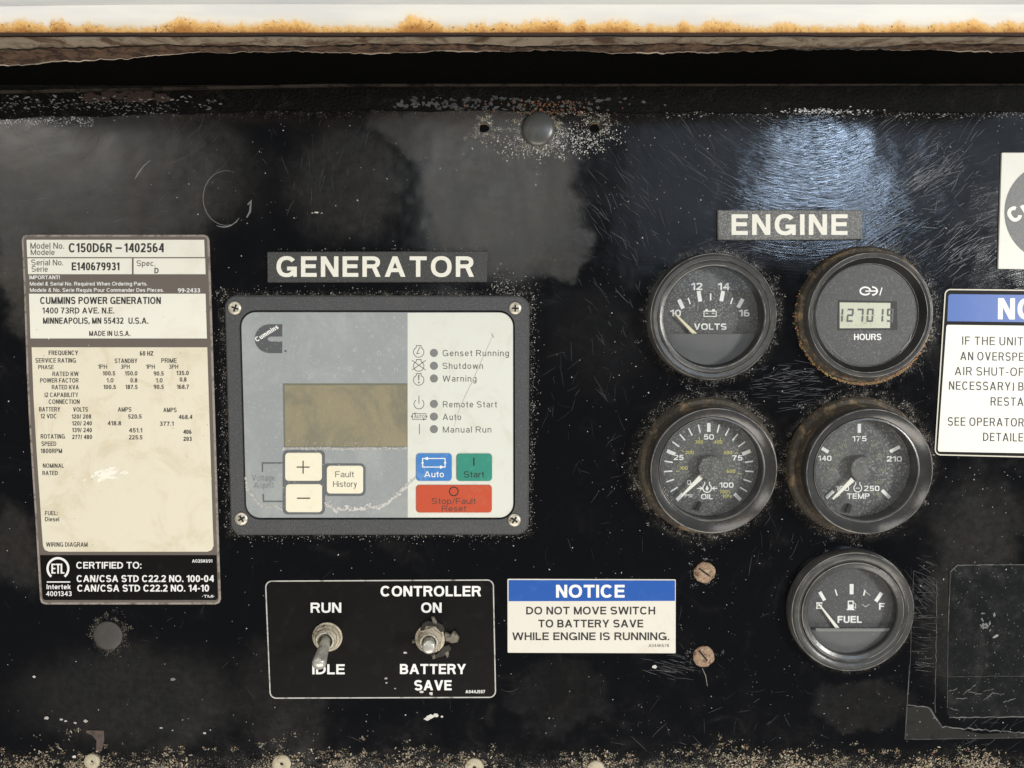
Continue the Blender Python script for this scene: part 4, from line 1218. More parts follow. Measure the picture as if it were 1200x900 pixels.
def toggle(cx, cy, tip, tiph, label, hexr, cover=False):
    base = P(cx, cy, 2.5); c0 = Vector((base.x, 0, base.z))
    t = empty('toggle_switch', c0, label, 'toggle switch')
    rm = PX / MM
    lathe('washer', c0, [(18.2, .2), (18.2, .8), (17.2, 1.1), (10, 1.1)], M_zinc2, t, seg=40, metric=True)
    if cover:      # hexagonal nut
        vs, fs = [], []
        for r_, h_ in ((16.5, 1.1), (16.5, 2.6), (14.6, 3.3), (9, 3.3)):
            for k in range(6):
                a = pi * k / 3 + .35; vs.append((c0.x + r_ * PX * cos(a), -h_ * MM, c0.z + r_ * PX * sin(a)))
        for j in range(3):
            for k in range(6): fs.append((j * 6 + k, j * 6 + (k + 1) % 6, (j + 1) * 6 + (k + 1) % 6, (j + 1) * 6 + k))
        o = mesh('hex_nut', vs, fs, M_zinc2, t); fix_normals(o)
    else:
        lathe('ring_nut', c0, [(16.5, 1.0), (16.5, 2.2), (15.6, 2.8), (13.4, 2.9), (12.6, 2.4), (11, 2.4)], M_zinc2, t, seg=40, metric=True)
    lathe('bushing', c0, [(12, 1.0), (12, 5.0), (11, 5.6), (9.2, 5.6), (7.8, 3.0), (7.6, 1.2), (.01, 1.2)], M_zinc, t, seg=36, metric=True)
    for hh in (3.4, 4.1, 4.8):
        lathe('thread', c0, [(11.9, hh - .25), (12.5, hh), (11.9, hh + .25)], M_zinc2, t, seg=36, metric=True)
    a = Vector((c0.x, -2.0 * MM, c0.z)); b = P(tip[0], tip[1], tiph)
    d = (b - a).normalized(); u = d.cross(Vector((1, 0, 0))).normalized(); v = d.cross(u)
    Ln = (b - a).length; vs, fs = [], []
    prof = [(0, 4.2), (.1, 4.3), (.2, 5.0), (.55, 5.7), (.80, 6.5), (.90, 6.7), (.955, 6.0), (.985, 4.2), (1.0, 1.6), (1.003, .02)]
    sg = 24
    for q, r_ in prof:
        for k in range(sg):
            th = 2 * pi * k / sg; vs.append(a + d * (Ln * q) + (u * cos(th) + v * sin(th)) * (r_ * PX * 1.22))
    for j in range(len(prof) - 1):
        for k in range(sg): fs.append((j * sg + k, j * sg + (k + 1) % sg, (j + 1) * sg + (k + 1) % sg, (j + 1) * sg + k))
    o = mesh('lever', vs, fs, M_lever, t, smooth='all'); fix_normals(o)
    return t, c0


M_lever = M('worn_plated_lever', (0.55, 0.53, 0.47), 0.30, 0.4, dirt=(0.1, (0.20, 0.17, 0.125), .5, .7), bump=(0.2, .3, .4))
toggle(382.5, 748.5, (373, 780.5), 20, 'toggle switch with its lever tipped down over the word IDLE', 18)
t2, c2 = toggle(503.5, 750.5, (502.5, 759), 15, 'toggle switch with a hexagonal nut and torn seal below the word ON', 18, True)
# torn scraps of the perished seal
M_scrap = M('perished_seal', (0.20, 0.175, 0.135), 0.75, dirt=(0.12, (0.04, 0.033, 0.025), .46, .64), bump=(0.3, .8, .8))
def scrap(pts, h, th=.8, mat=None):
    o = plate('seal_scrap', pts, .2, h, mat or M_scrap, t2, .3)
M_scrapd = M('dark_seal', (0.025, 0.021, 0.017), 0.6, bump=(0.3, .8, .8))
scrap([(521, 742), (528, 745), (531, 741), (534, 742), (538, 748), (536, 753), (529, 754), (522, 751)], 2.0)
scrap([(505, 724), (508, 723.5), (512, 730), (511, 733), (507, 730)], 1.8)
scrap([(492, 738), (495, 731), (500, 728), (506, 729), (513, 730), (519, 733), (521, 739), (517, 742), (510, 735), (500, 734), (494, 742)], 1.3, mat=M_scrapd)
scrap([(519, 758), (526, 756), (529, 760), (526, 766), (527, 772), (523, 768), (517, 770), (510, 772), (505, 769), (512, 766)], 1.2, mat=M_scrapd)
scrap([(483, 751), (486, 750), (487, 753), (483, 754.5)], 1.4)
scrap([(505, 768), (509, 767), (510, 772), (507, 773)], 1.6)
scrap([(521, 765), (525, 763), (526, 767), (524, 772)], 1.6)

# ------------------------------------------------------------------ notice stickers
n1 = empty('notice_sticker', P(693, 722), 'small white and blue NOTICE sticker right of the switch label', 'sticker')
plate('backing', rquad((594.6, 678.4), (791.9, 679), (791.8, 765.6), (594.8, 765), 1.2), 0, .28, M('off_white_sticker', (0.70, 0.67, 0.58), 0.45, dirt=(0.03, (0.66, 0.60, 0.48), .5, .75)), n1, .08)
flat('header', [rquad((596, 679.7), (791, 680.2), (791, 704.2), (596, 704.6), .6)], .33, M_blue, n1)
text('NOTICE', 651.6, 732, 700.3, 15, .38, M_white, n1, w=.23)
for s, x0, x1, b0 in [('DO NOT MOVE SWITCH', 616.6, 767.8, 720.1), ('TO BATTERY SAVE', 630.9, 753.8, 735.3), ('WHILE ENGINE IS RUNNING.', 600.3, 784.4, 750.2)]:
    text(s, x0, x1, b0, 9.1, .33, M_black, n1, w=.205)
text('A044K678', 760, 784, 758.4, 3.8, .33, M_gtx, n1, w=.14)

n2 = empty('notice_placard', P(1180, 440), 'large white NOTICE placard with black rounded border, cut off at the right edge', 'placard')
po = rquad((1107.3, 338.4), (1352, 341), (1350, 540), (1094.8, 533.6), 7, 6)
plate('backing', po, 0, .35, M_lblack, n2, .1)
flat('outline', strokes(inset(po, .8), 1.4, True), .41, M('ivory_line', (0.62, 0.58, 0.47), .5), n2)
flat('header', [rquad((1111.5, 344.6), (1345, 347), (1344, 379.5), (1110, 376.4), (3, 3, 0, 0))], .41, M_blue, n2)
flat('field', [rquad((1109.2, 380.6), (1344, 383.5), (1343, 533.6), (1098.8, 529.2), 2.5)], .41, M('ivory_placard_field', (0.77, 0.76, 0.68), 0.42, dirt=(0.02, (0.72, 0.70, 0.60), .5, .8)), n2)
text('NOTICE', 1169.3, 1189.3, 374.2, 25, .46, M_white, n2, w=.23, fit=1, ang=-.6)
for s, x0, x1, b0, f in [('IF THE UNIT HAS', 1127.5, 1199.2, 404, 11), ('AN OVERSPEED', 1125.3, 1199.5, 422, 10), ('AIR SHUT-OFF', 1118.7, 1199.6, 439.6, 11), ('NECESSARY) BE', 1112, 1199.6, 456.6, 12),
                         ('RESTART', 1160.8, 1199.5, 475.2, 5), ('SEE OPERATORS', 1110.7, 1199.8, 498.7, 12), ('DETAILED', 1152, 1199, 516.8, 7)]:
    text(s, x0, x1, b0, 9.8, .46, M_black, n2, w=.14, fit=f, ang=-.8, gap=.22)

lp = empty('emblem_plate', P(1220, 247), 'white plate with a large grey round emblem, cut off at the right edge', 'emblem plate')
plate('backing', rquad((1174, 178.8), (1300, 178.6), (1301, 316.6), (1169.8, 315), .8), 0, .8, M('ivory_plate', (0.72, 0.71, 0.62), .45, dirt=(0.02, (0.66, 0.65, 0.56), .5, .8)), lp, .15)
M_emb = M('grainy_grey_print', (0.16, 0.16, 0.155), .55, grain=(0.6, (0.24, 0.24, 0.23), .5, .68))
ep = [(1286, 191), (1286, 306), (1232, 306)] + [(1232 - 55 * sin(pi * t / 26), 248.6 + 57.5 * cos(pi * t / 26)) for t in range(1, 26)] + [(1232, 191)]
flat('emblem', [ep], .86, M_emb, lp)
text('Cummins', 1187, 1285, 262.5, 17.5, .92, M_cream2, lp, w=.26, ang=33)

# ------------------------------------------------------------------ gauges
M_ring = M('black_gauge_ring', (0.058, 0.058, 0.056), 0.28, dirt=(0.04, (0.10, 0.095, 0.085), .45, .7), bump=(0.2, .25, .3))
M_chrome = M('dark_plated_ring', (0.06, 0.06, 0.06), 0.24, 0.35, dirt=(0.035, (0.12, 0.10, 0.075), .5, .75), bump=(0.1, .2, .4), spec=.7)
M_oldflange = M('rusty_dirty_flange', (0.045, 0.038, 0.028), 0.7, dirt=(0.06, (0.22, 0.155, 0.085), .5, .68), grain=(0.4, (0.12, 0.09, 0.06), .55, .7), bump=(0.3, .8, .8))
M_dial = M('speckled_dial', (0.062, 0.062, 0.06), 0.6, dirt=(0.03, (0.11, 0.108, 0.10), .4, .75), grain=(0.42, (0.25, 0.248, 0.24), .50, .66))
M_dial2 = M('plain_dark_dial', (0.055, 0.055, 0.055), 0.55, grain=(0.6, (0.12, 0.12, 0.118), .5, .68), dirt=(0.03, (0.065, 0.063, 0.06), .45, .75))
M_wall = M('gauge_inner_wall', (0.009, 0.009, 0.009), 0.4, dirt=(0.05, (0.02, 0.02, 0.019), .5, .7))
M_cover = M('dark_gauge_cover', (0.105, 0.105, 0.105), 0.5, grain=(0.5, (0.10, 0.10, 0.10), .55, .75))
M_needle = M('white_needle', (0.80, 0.78, 0.70), 0.4)
M_needle2 = M('yellowed_needle', (0.72, 0.66, 0.45), 0.4)
M_yel = M('yellow_print', (0.48, 0.45, 0.16), .5)


def glass_mat(name, haze):
    m, nt, b = new_mat(name)
    n = NB(nt)
    out_ = nt.nodes['Material Output']
    tr = nt.nodes.new('ShaderNodeBsdfTransparent'); tr.inputs[0].default_value = (.96, .97, .97, 1)
    gl = nt.nodes.new('ShaderNodeBsdfGlossy'); gl.inputs['Roughness'].default_value = .06
    dp = nt.nodes.new('ShaderNodeVectorMath'); dp.operation = 'DOT_PRODUCT'
    n.L(n.geo.outputs['Normal'], dp.inputs[0]); n.L(n.geo.outputs['Incoming'], dp.inputs[1])
    cosv = n.math('ABSOLUTE', dp.outputs['Value'])
    schl = n.math('ADD', n.math('MULTIPLY', n.math('POWER', n.math('SUBTRACT', 1.0, cosv), 5.0), 0.94), 0.045)
    m1 = nt.nodes.new('ShaderNodeMixShader')
    n.L(schl, m1.inputs[0]); n.L(tr.outputs[0], m1.inputs[1]); n.L(gl.outputs[0], m1.inputs[2])
    df = nt.nodes.new('ShaderNodeBsdfDiffuse'); df.inputs[0].default_value = (.62, .61, .58, 1)
    m2 = nt.nodes.new('ShaderNodeMixShader')
    d = n.math('ADD', n.ramp(n.noise(.035, 6, .7, dist=.8), .35, .8, haze * .3, haze), n.ramp(n.noise(.9, 3, .7), .66, .78, 0, .16))
    n.L(d, m2.inputs[0]); n.L(m1.outputs[0], m2.inputs[1]); n.L(df.outputs[0], m2.inputs[2])
    n.L(m2.outputs[0], out_.inputs[0])
    return m


M_glass = glass_mat('dusty_gauge_glass', .045)


M_rimlight = M('painted_rim_highlight', (0.34, 0.33, 0.30), 0.35, 0.3, dirt=(0.03, (0.09, 0.085, 0.08), .42, .62))  # thin pale rings painted in as highlights on the bezel edges


def rim_highlight(k, r, h, parent, w=.45):
    lathe('rim_highlight', axis(k), [(r + w, h - .12), (r + w * .4, h + .05), (r - w * .4, h + .05), (r - w, h - .12)], M_rimlight, parent, seg=96)


def gauge_root(k, name, label):
    return empty(name, axis(k), label, 'gauge', 'instruments under the ENGINE sign')


def disc(name, k, r, h, mat, parent, seg=64):
    """flat round face at height h, radius in pixels at h"""
    c = axis(k); rr = r * PX * (DIST - h * MM) / DIST
    vs = [(c.x, -h * MM, c.z)] + [(c.x + rr * cos(2 * pi * i / seg), -h * MM, c.z + rr * sin(2 * pi * i / seg)) for i in range(seg)]
    fs = [(0, 1 + i, 1 + (i + 1) % seg) for i in range(seg)]
    o = mesh(name, vs, [tuple(f) for f in fs], mat, parent)
    bm = bmesh.new(); bm.from_mesh(o.data)
    for f in bm.faces:
        if f.normal.y > 0: f.normal_flip()
    bm.to_mesh(o.data); bm.free()
    return o


def glass(k, r, h, parent, dome=.5):
    prof = [(r, h)] + [(r * (1 - i / 8), h + dome * (1 - (1 - i / 8) ** 2)) for i in range(1, 8)] + [(.01, h + dome)]
    return lathe('glass', axis(k), prof, M_glass, parent, seg=64, smooth='all')


def needle(x0, y0, w0, x1, y1, w1, h, mat, parent, th=.35):
    d = Vector((x1 - x0, y1 - y0)).normalized(); n_ = Vector((-d.y, d.x))
    pts = [(x0 + n_.x * w0 / 2, y0 + n_.y * w0 / 2), (x1 + n_.x * w1 / 2, y1 + n_.y * w1 / 2), (x1 - n_.x * w1 / 2, y1 - n_.y * w1 / 2), (x0 - n_.x * w0 / 2, y0 - n_.y * w0 / 2)]
    return plate('needle', pts, h - th, h, mat, parent, .08)


# -- volts
g = gauge_root(VO, 'volts_gauge', 'black VOLTS gauge with its needle at 10, upper left of the five gauges')
A = axis(VO)
lathe('ring', A, [(74, .0), (74.5, 5.5), (73, 7.4), (70.5, 8.2), (66.8, 8.0), (65.6, 6.8)], M_ring, g)
lathe('inner_ring', A, [(65.6, 5.0), (65.2, 7.9), (63.2, 8.4), (59.4, 8.0), (58.3, 7.0)], M_ring, g)
lathe('barrel', A, [(58.3, 7.2), (58.6, -2.2)], M_wall, g)
rim_highlight(VO, 73.2, 7.5, g, .35); rim_highlight(VO, 66.2, 7.95, g, .3); rim_highlight(VO, 60.2, 8.2, g, .5)
disc('dial', VO, 58, -1.8, M_dial, g)
D0 = -1.6
for s, x0, x1, b0, cap in [('10', 785.4, 798, 370.8, 7.8), ('12', 810.2, 823, 339.9, 8.4), ('14', 841.4, 855, 339.9, 8.4), ('16', 866, 878.4, 370.8, 7.8), ('VOLTS', 813.2, 851.4, 386.5, 7.4)]:
    text(s, x0, x1, b0, cap, D0, M_white, g, w=.23, e=2.8)
tk = []
for a, b_, w_ in [((795.5, 351), (800.5, 361.5), 4.6), ((818.6, 341), (820.6, 353.4), 4.6), ((847.4, 341), (845.2, 353), 4.6), ((870.4, 350.2), (865, 360.4), 4.6),
                  ((806.5, 349), (809, 356.5), 1.5), ((832.8, 343.8), (832.8, 352), 1.7), ((858.6, 348.8), (856.3, 356.2), 1.6)]: tk += strokes([a, b_], w_)
flat('scale_marks', tk, D0, M_white, g)
flat('symbol', strokes([(825, 364.6), (839.2, 364.6), (839.2, 370.8), (825, 370.8)], 1.0, True) + [rrect(826.6, 362.3, 829.6, 364.4, .1), rrect(834.6, 362.3, 837.6, 364.4, .1), rrect(827, 366.7, 830, 367.5, .1), rrect(834.3, 366.7, 837.5, 367.5, .1)], D0, M_white, g)
cov = [(x, y) for x, y in circ(832.4, 371, 57.0, 72) if y > 391]
cov = sorted(cov, key=lambda p: p[0])
cov = [(cov[0][0] - .6, 391)] + cov + [(cov[-1][0] + .6, 391)]
plate('dial_cover', cov, -1.6, 1.0, M_cover, g, .2)
needle(815.5, 392.5, 4.6, 790.2, 366.6, 1.6, .5, M_needle2, g)
glass(VO, 58.2, 6.6, g)

# -- hours
g = gauge_root(HO, 'hour_meter', 'round black HOURS meter with a small digital display, upper right of the five gauges')
A = axis(HO)
lathe('flange', A, [(79.5, .0), (80, 1.2), (78, 3.0), (73, 3.6)], M_oldflange, g, wob=.004)
lathe('ring', A, [(73.5, 3.0), (73.8, 6.8), (72.2, 8.2), (69.5, 8.5), (67.6, 7.6), (66.4, 7.4)], M_ring, g)
lathe('sloped_ring', A, [(66.6, 7.6), (59.2, 4.4)], M_wall, g)
rim_highlight(HO, 72.2, 8.3, g, .4); rim_highlight(HO, 67.0, 7.7, g, .35); rim_highlight(HO, 60.0, 4.8, g, .25)
disc('dial', HO, 59.6, 4.3, M_dial2, g)
text('HOURS', 1000.8, 1032.8, 398.4, 7.2, 4.4, M_white, g, w=.19)
lcd_o = [(982, 351.6), (1051, 353), (1052, 386.8), (981.4, 387)]
win = flat('display_surround', [lcd_o], 4.4, M('display_shadow_gap', (0.022, 0.022, 0.02), .6), g)
M_lcd = M('grey_green_display', (0.50, 0.515, 0.40), 0.35, dirt=(0.04, (0.38, 0.40, 0.27), .45, .75))
dl = flat('display', [[(984, 354.4), (1043.5, 355), (1043, 384.4), (984, 384.7)]], 4.45, M_lcd, g)
M_seg = M('display_digit', (0.085, 0.09, 0.085), .5)
def seg7(s, x0, w_, gap_, y0, y1, t, sl_=.06):
    MAP = {'0': 'abcdef', '1': 'bc', '2': 'abged', '7': 'abc', '9': 'abcdfg', '4': 'fgbc', '|': 'bc'}
    out_ = []
    for i, ch in enumerate(s):
        x = x0 + i * (w_ + gap_); ym = (y0 + y1) / 2
        def Q(a, b_, c_, d_): out_.append([(px + (y1 - py) * sl_, py) for px, py in ((a, b_), (c_, b_), (c_, d_), (a, d_))])
        for q in MAP[ch]:
            if q == 'a': Q(x + t * .3, y0, x + w_ - t * .3, y0 + t)
            if q == 'g': Q(x + t * .3, ym - t / 2, x + w_ - t * .3, ym + t / 2)
            if q == 'd': Q(x + t * .3, y1 - t, x + w_ - t * .3, y1)
            if q == 'f': Q(x, y0 + .6, x + t, ym - .5)
            if q == 'e': Q(x, ym + .5, x + t, y1 - .6)
            if q == 'b': Q(x + w_ - t, y0 + .6, x + w_, ym - .5)
            if q == 'c': Q(x + w_ - t, ym + .5, x + w_, y1 - .6)
    return out_
flat('digits', seg7('|', 980, 7.6, 4, 361.6, 377.4, 2.2) + seg7('27019', 991.8, 8.0, 3.7, 361.6, 377.4, 2.2), 4.5, M_seg, dl)
flat('emblem', strokes(circ(1014, 341, 6, 24, 4.4), 1.8, True)[2:] + [rrect(1014, 340.4, 1029, 341.8, .1)] + strokes(arc(1022, 341, 6, 4.6, -90, 90, 12), 1.8) + strokes([(1033.6, 337), (1031, 346)], 1.3), 4.4, M_white, g)
sb = Bits()
for _ in range(160): sb.add(R.gauss(1018, 32), R.gauss(395, 22), R.uniform(.3, .8), grey(.08, .3), h=4.5, tilt=.05)
sb.line([(966, 395), (972, 405), (981, 415), (992, 423)], .8, (.2, .19, .17), h=4.5)
sb.line([(1056, 411), (1061, 405), (1066, 399), (1068, 392)], 1.2, (.28, .28, .27), h=4.6)
sb.build('dust_marks', M_flake, g)
rb = Bits()
for _ in range(1500):
    a = radians(R.gauss(275, 38)); d = R.uniform(76, 81.5)
    c = axis(HO); x, y = to_px(c); q = R.random()
    rb.add(x + d * cos(a), y - d * sin(a), R.uniform(.3, 1.1), tuple(R.uniform(.5, 1) * q_ for q_ in (.46, .26, .10)), h=1.8 + .5 * R.random(), asp=1.5)
rb.build('rust_crust', M_flake, g)

# -- the two deep gauges with mechanical pointers
def deep_gauge(k, name, label):
    g = gauge_root(k, name, label)
    A = axis(k); H = GPOS[k][3]
    lathe('flange', A, [(82, .0), (82.5, 1.6), (80.5, 3.2), (76, 3.8), (74.5, H - 4)], M_oldflange, g, wob=.004)
    lathe('ring', A, [(75.2, H - 5.5), (76.2, H - 1.2), (75.6, H - .2), (74.2, H), (72.8, H - .4), (63.6, H - 3.2), (62.2, H - 3.3)], M_chrome, g)
    lathe('lens_ring', A, [(62.6, H - 3.4), (62.4, H - 2.7), (61.0, H - 2.6), (60.2, H - 3.2)], M_ring, g)
    lathe('barrel', A, [(60.6, H - 3.2), (60.2, H - 10.2)], M_wall, g)
    rim_highlight(k, 74.6, H, g, .45); rim_highlight(k, 62.4, H - 2.75, g, .55)
    disc('dial', k, 59.6, H - 10, M_dial, g)
    return g, A, H


g, A, H = deep_gauge(OI, 'oil_gauge', 'OIL pressure gauge with a deep shiny ring, middle left of the five gauges')
Dh = H - 9.8
cx, cy = 830.6, 548.6
tk = []
for i in range(21):
    a = radians(225 - 13.5 * i)
    if i % 5 == 0: tk += strokes([(cx + 42.5 * cos(a), cy - 42.5 * sin(a)), (cx + 53 * cos(a), cy - 53 * sin(a))], 4.2)
    else: tk += strokes([(cx + 42.8 * cos(a), cy - 42.8 * sin(a)), (cx + 52.6 * cos(a), cy - 52.6 * sin(a))], 1.7)
flat('scale_marks', tk, Dh, M_white, g)
tk = []
for i in range(8):
    a = radians(225 - 270 * i * 14.5 / 100)
    if i: tk += strokes([(cx + 34.5 * cos(a), cy - 34.5 * sin(a)), (cx + 38.5 * cos(a), cy - 38.5 * sin(a))], .8)
flat('inner_scale_marks', tk, Dh, M_yel, g)
for s, x0, x1, b0, cap, m_ in [('25', 789.4, 801, 539, 6, M_white), ('50', 824.6, 836.6, 515, 6, M_white), ('75', 858, 870, 539.6, 6, M_white), ('100', 843, 859.6, 571.4, 6, M_white),
                               ('0', 805, 810, 568, 5.6, M_white), ('OIL', 821.6, 835.4, 585, 6, M_white), ('PSI', 802.4, 811.2, 582.8, 3.8, M_white), ('700', 843.4, 852.6, 578.3, 4, M_yel),
                               ('KPa', 847.4, 857.4, 583.4, 4, M_yel), ('100', 796.6, 806, 550.4, 3.8, M_yel), ('200', 803, 813, 532.2, 3.8, M_yel), ('300', 814.4, 824, 519.8, 3.8, M_yel),
                               ('400', 836.4, 846.4, 519.8, 3.8, M_yel), ('500', 848, 858, 532.2, 3.8, M_yel), ('600', 851.4, 861.6, 554, 3.8, M_yel)]:
    text(s, x0, x1, b0, cap, Dh, m_, g, w=.21, e=3.2)
flat('symbol', strokes(arc(828.6, 572, 5.0, 5.0, -60, 240, 20), 1.3) + strokes([(826, 567.5), (825.8, 564.4)], 1.1) + strokes([(831.2, 567.5), (831.4, 564.4)], 1.1) +
     [[(828.6, 568.5), (830.6, 573), (828.6, 575.2), (826.6, 573)]] + strokes([(817, 572.3), (822, 572.3)], 1.2) + strokes([(835.4, 572.3), (840.6, 572.3)], 1.2) +
     strokes([(820, 570), (823, 572.3), (820, 574.6)], 1) + strokes([(837.6, 570), (834.8, 572.3), (837.6, 574.6)], 1), Dh, M_white, g)
hubc = P(833.4, 549, Dh + 4.2); hub0 = Vector((hubc.x, 0, hubc.z))
lathe('hub', hub0, [(14.6, Dh + .2), (14.6, Dh + 3.9), (14, Dh + 4.2), (.01, Dh + 4.2)], M_dial, g, seg=40, metric=True)
needle(822.5, 558, 6.0, 797.6, 582.4, 2.0, Dh + 3.0, M_needle, g)
plate('stop_peg', rquad((819.5, 588.5), (822.5, 589), (818.5, 599), (814.5, 597), .5), Dh, Dh + 1.6, M_wall, g, .1)
glass(OI, 60.4, H - 3.2, g)

g, A, H = deep_gauge(TE, 'temperature_gauge', 'TEMP gauge with a deep shiny ring, middle right of the five gauges')
Dh = H - 9.8
tk = []
for a, b_ in [((1007, 496.6), (1007, 507.2)), ((962.4, 524.8), (970.8, 529.8)), ((1043, 529.2), (1054.6, 523.4)), ((967.8, 583.6), (976.8, 575.2)), ((1033.4, 574.4), (1042.8, 583.4))]: tk += strokes([a, b_], 4.0)
flat('scale_marks', tk, Dh, M_white, g)
tk = []
for i in range(1, 10):
    a = radians(225 - 27 * i); tk += strokes([(1007 + 35 * cos(a), 549.6 - 35 * sin(a)), (1007 + 38.5 * cos(a), 549.6 - 38.5 * sin(a))], .8)
M_yel2 = M('faint_yellow_print', (0.26, 0.255, 0.16), .5)
flat('inner_scale_marks', tk, Dh, M_yel2, g)
for s, x0, x1, b0, cap, m_ in [('175', 998.6, 1015.4, 517, 6, M_white), ('140', 958.6, 974.4, 540, 6, M_white), ('210', 1039, 1056.8, 540.8, 6, M_white), ('250', 1012.4, 1030.6, 575.4, 6.2, M_white),
                               ('100', 979.4, 995, 575.4, 6, M_white), ('TEMP', 992.4, 1019, 584.6, 6.4, M_white), ('F', 981.4, 985, 582.6, 4.4, M_white), ('~C', 1026.8, 1033.8, 582.6, 4.4, M_yel2),
                               ('60', 977.4, 984, 535, 3.4, M_yel2), ('70', 986, 992, 523.5, 3.4, M_yel2), ('80', 1020.6, 1027, 523.4, 3.4, M_yel2), ('100', 1026, 1036, 536, 3.4, M_yel2), ('50', 973, 979, 551.6, 3.4, M_yel2),
                               ('110', 1028, 1038, 553.6, 3.4, M_yel2), ('120', 1024, 1034, 567, 3.4, M_yel2)]:
    text(s, x0, x1, b0, cap, Dh, m_, g, w=.21, e=3.2)
flat('symbol', strokes(arc(1005.2, 572, 4.6, 4.6, -60, 240, 20), 1.2) + strokes([(1002.9, 567.8), (1002.7, 565)], 1.1) + strokes([(1007.5, 567.8), (1007.7, 565)], 1.1) + [rrect(1002.6, 571.6, 1007.8, 572.5, .1)], Dh, M_white, g)
hubc = P(1012.4, 549.6, Dh + 4.2); hub0 = Vector((hubc.x, 0, hubc.z))
lathe('hub', hub0, [(14.8, Dh + .2), (14.8, Dh + 3.9), (14, Dh + 4.2), (.01, Dh + 4.2)], M_dial, g, seg=40, metric=True)
needle(999.6, 561.8, 5.6, 975.8, 585, 2.4, Dh + 3.0, M_needle, g)
plate('stop_peg', rquad((995, 590.5), (998.6, 591.5), (996, 602), (991, 599.5), .5), Dh, Dh + 1.6, M_wall, g, .1)
glass(TE, 60.4, H - 3.2, g)

# -- fuel
g = gauge_root(FU, 'fuel_gauge', 'black FUEL gauge with its needle at E, lowest of the five gauges')
A = axis(FU)
lathe('ring', A, [(74.5, .0), (75, 3.8), (73.5, 5.4), (71, 6.1), (66.5, 5.9), (62.4, 5.0), (61.6, 4.4)], M_ring, g)
lathe('inner_ring', A, [(61.8, 4.2), (61.2, 5.6), (59, 6.0), (55, 5.4), (53.8, 4.6)], M_ring, g)
lathe('barrel', A, [(54, 4.8), (54.4, -.4)], M_wall, g)
rim_highlight(FU, 73.6, 5.5, g, .5); rim_highlight(FU, 66.6, 6.0, g, .35); rim_highlight(FU, 61.4, 5.7, g, .5)
disc('dial', FU, 54.4, 0.2, M_dial2, g)
D0 = .35
tk = []
for a, b_, w_ in [((960.6, 693.6), (966.4, 703.6), 4.0), ((978.7, 690.8), (981, 698), 1.5), ((998, 684.4), (998, 696.4), 4.6), ((1013.7, 691.2), (1012, 698), 1.8), ((1033.2, 694.6), (1026.2, 704.8), 4.4)]: tk += strokes([a, b_], w_)
flat('scale_marks', tk, D0, M_white, g)
for s, x0, x1, b0, cap in [('E', 956.4, 963.8, 713.6, 7.8), ('F', 1030, 1036.8, 714.4, 7.8), ('FUEL', 981.5, 1009.9, 730, 8.2)]: text(s, x0, x1, b0, cap, D0, M_white, g, w=.24)
flat('symbol', [rrect(993.4, 703.8, 1000.4, 714.6, .6), rrect(992.2, 713.6, 1001.4, 715, .2)] + strokes([(1000.6, 706), (1002.8, 708), (1002.8, 713), (1001.4, 711)], .8), D0, M_white, g, holes=[rrect(994.8, 705.2, 999, 708.4, .3)])
cov = sorted([(x, y) for x, y in circ(999.3, 718.2, 52.6, 72) if y > 739], key=lambda p: p[0])
cov = [(cov[0][0] - .6, 738.6)] + cov + [(cov[-1][0] + .6, 738.6)]
plate('dial_cover', cov, .3, 2.2, M_cover, g, .2)
plate('cover_lip', rrect(955.6, 736.6, 1044, 740.4, 1.4), 2.0, 2.7, M('worn_cover_lip', (0.2, 0.2, 0.195), .45), g, .3)
needle(982.4, 737.4, 4.2, 959.4, 707.4, 1.5, 1.9, M_needle, g)
rb = Bits()
for _ in range(90): rb.add(R.gauss(1015, 6), R.gauss(771.5, 1.2), R.uniform(.5, 1.5), (R.uniform(.35, .6), R.uniform(.2, .3), .1), h=2.5)
for _ in range(120): rb.add(R.gauss(999, 26), R.gauss(718, 26), R.uniform(.25, .6), grey(.15, .5), h=4.75)
rb.line([(1010, 708), (1014, 711), (1019, 708)], .9, (.4, .4, .38), h=4.75)
rb.line([(1012, 690), (1015, 694), (1020, 698)], .9, (.4, .4, .38), h=4.75)
rb.build('dust_marks', M_flake, g)
glass(FU, 53.9, 4.3, g, .35)

# ------------------------------------------------------------------ plugs and screws
M_plug = M('grey_plug', (0.085, 0.085, 0.08), 0.33, 0.2, dirt=(0.06, (0.12, 0.115, 0.10), .45, .7), grain=(0.6, (0.19, 0.19, 0.18), .6, .75))
def plug(x, y, r, dome, label, mat):
    c = P(x, y, 0)
    prof = [(r, 0), (r, .5)] + [(r * cos(radians(a)) , .5 + dome * sin(radians(a))) for a in (8, 20, 34, 48, 62, 76, 89.5)]
    o = lathe('hole_plug', c, prof, mat, None, seg=40, smooth='all', metric=True)
    return tag(o, label, 'hole plug')
plug(630.5, 151.5, 19.2, 2.4, 'round dark grey domed plug between two small screw holes at the top', M_plug)
plug(127, 744.5, 17.6, 1.0, 'round flat grey plug with a dirty rim below the rating plate', M('dull_plug', (0.048, 0.044, 0.04), .6, dirt=(0.06, (0.065, 0.058, 0.05), .45, .7)))
def slot_screw(x, y, r, ang, label):
    c = P(x, y, 0)
    o = lathe('rusted_screw', c, [(r, 0), (r, .7), (r * .9, 1.1), (r * .55, 1.35), (.01, 1.4)], M_rust, None, seg=22, metric=True, wob=.09)
    tag(o, label, 'screw', 'rusted slotted screws')
    d = (cos(radians(ang)), sin(radians(ang)))
    flat('slot', strokes([(x - d[0] * r * .62, y - d[1] * r * .62), (x + d[0] * r * .55, y + d[1] * r * .55)], 1.9), 1.5, M_slot, o)
slot_screw(825.3, 670.5, 12.8, 35, 'rusted slotted screw below the OIL gauge, the upper one of the pair')
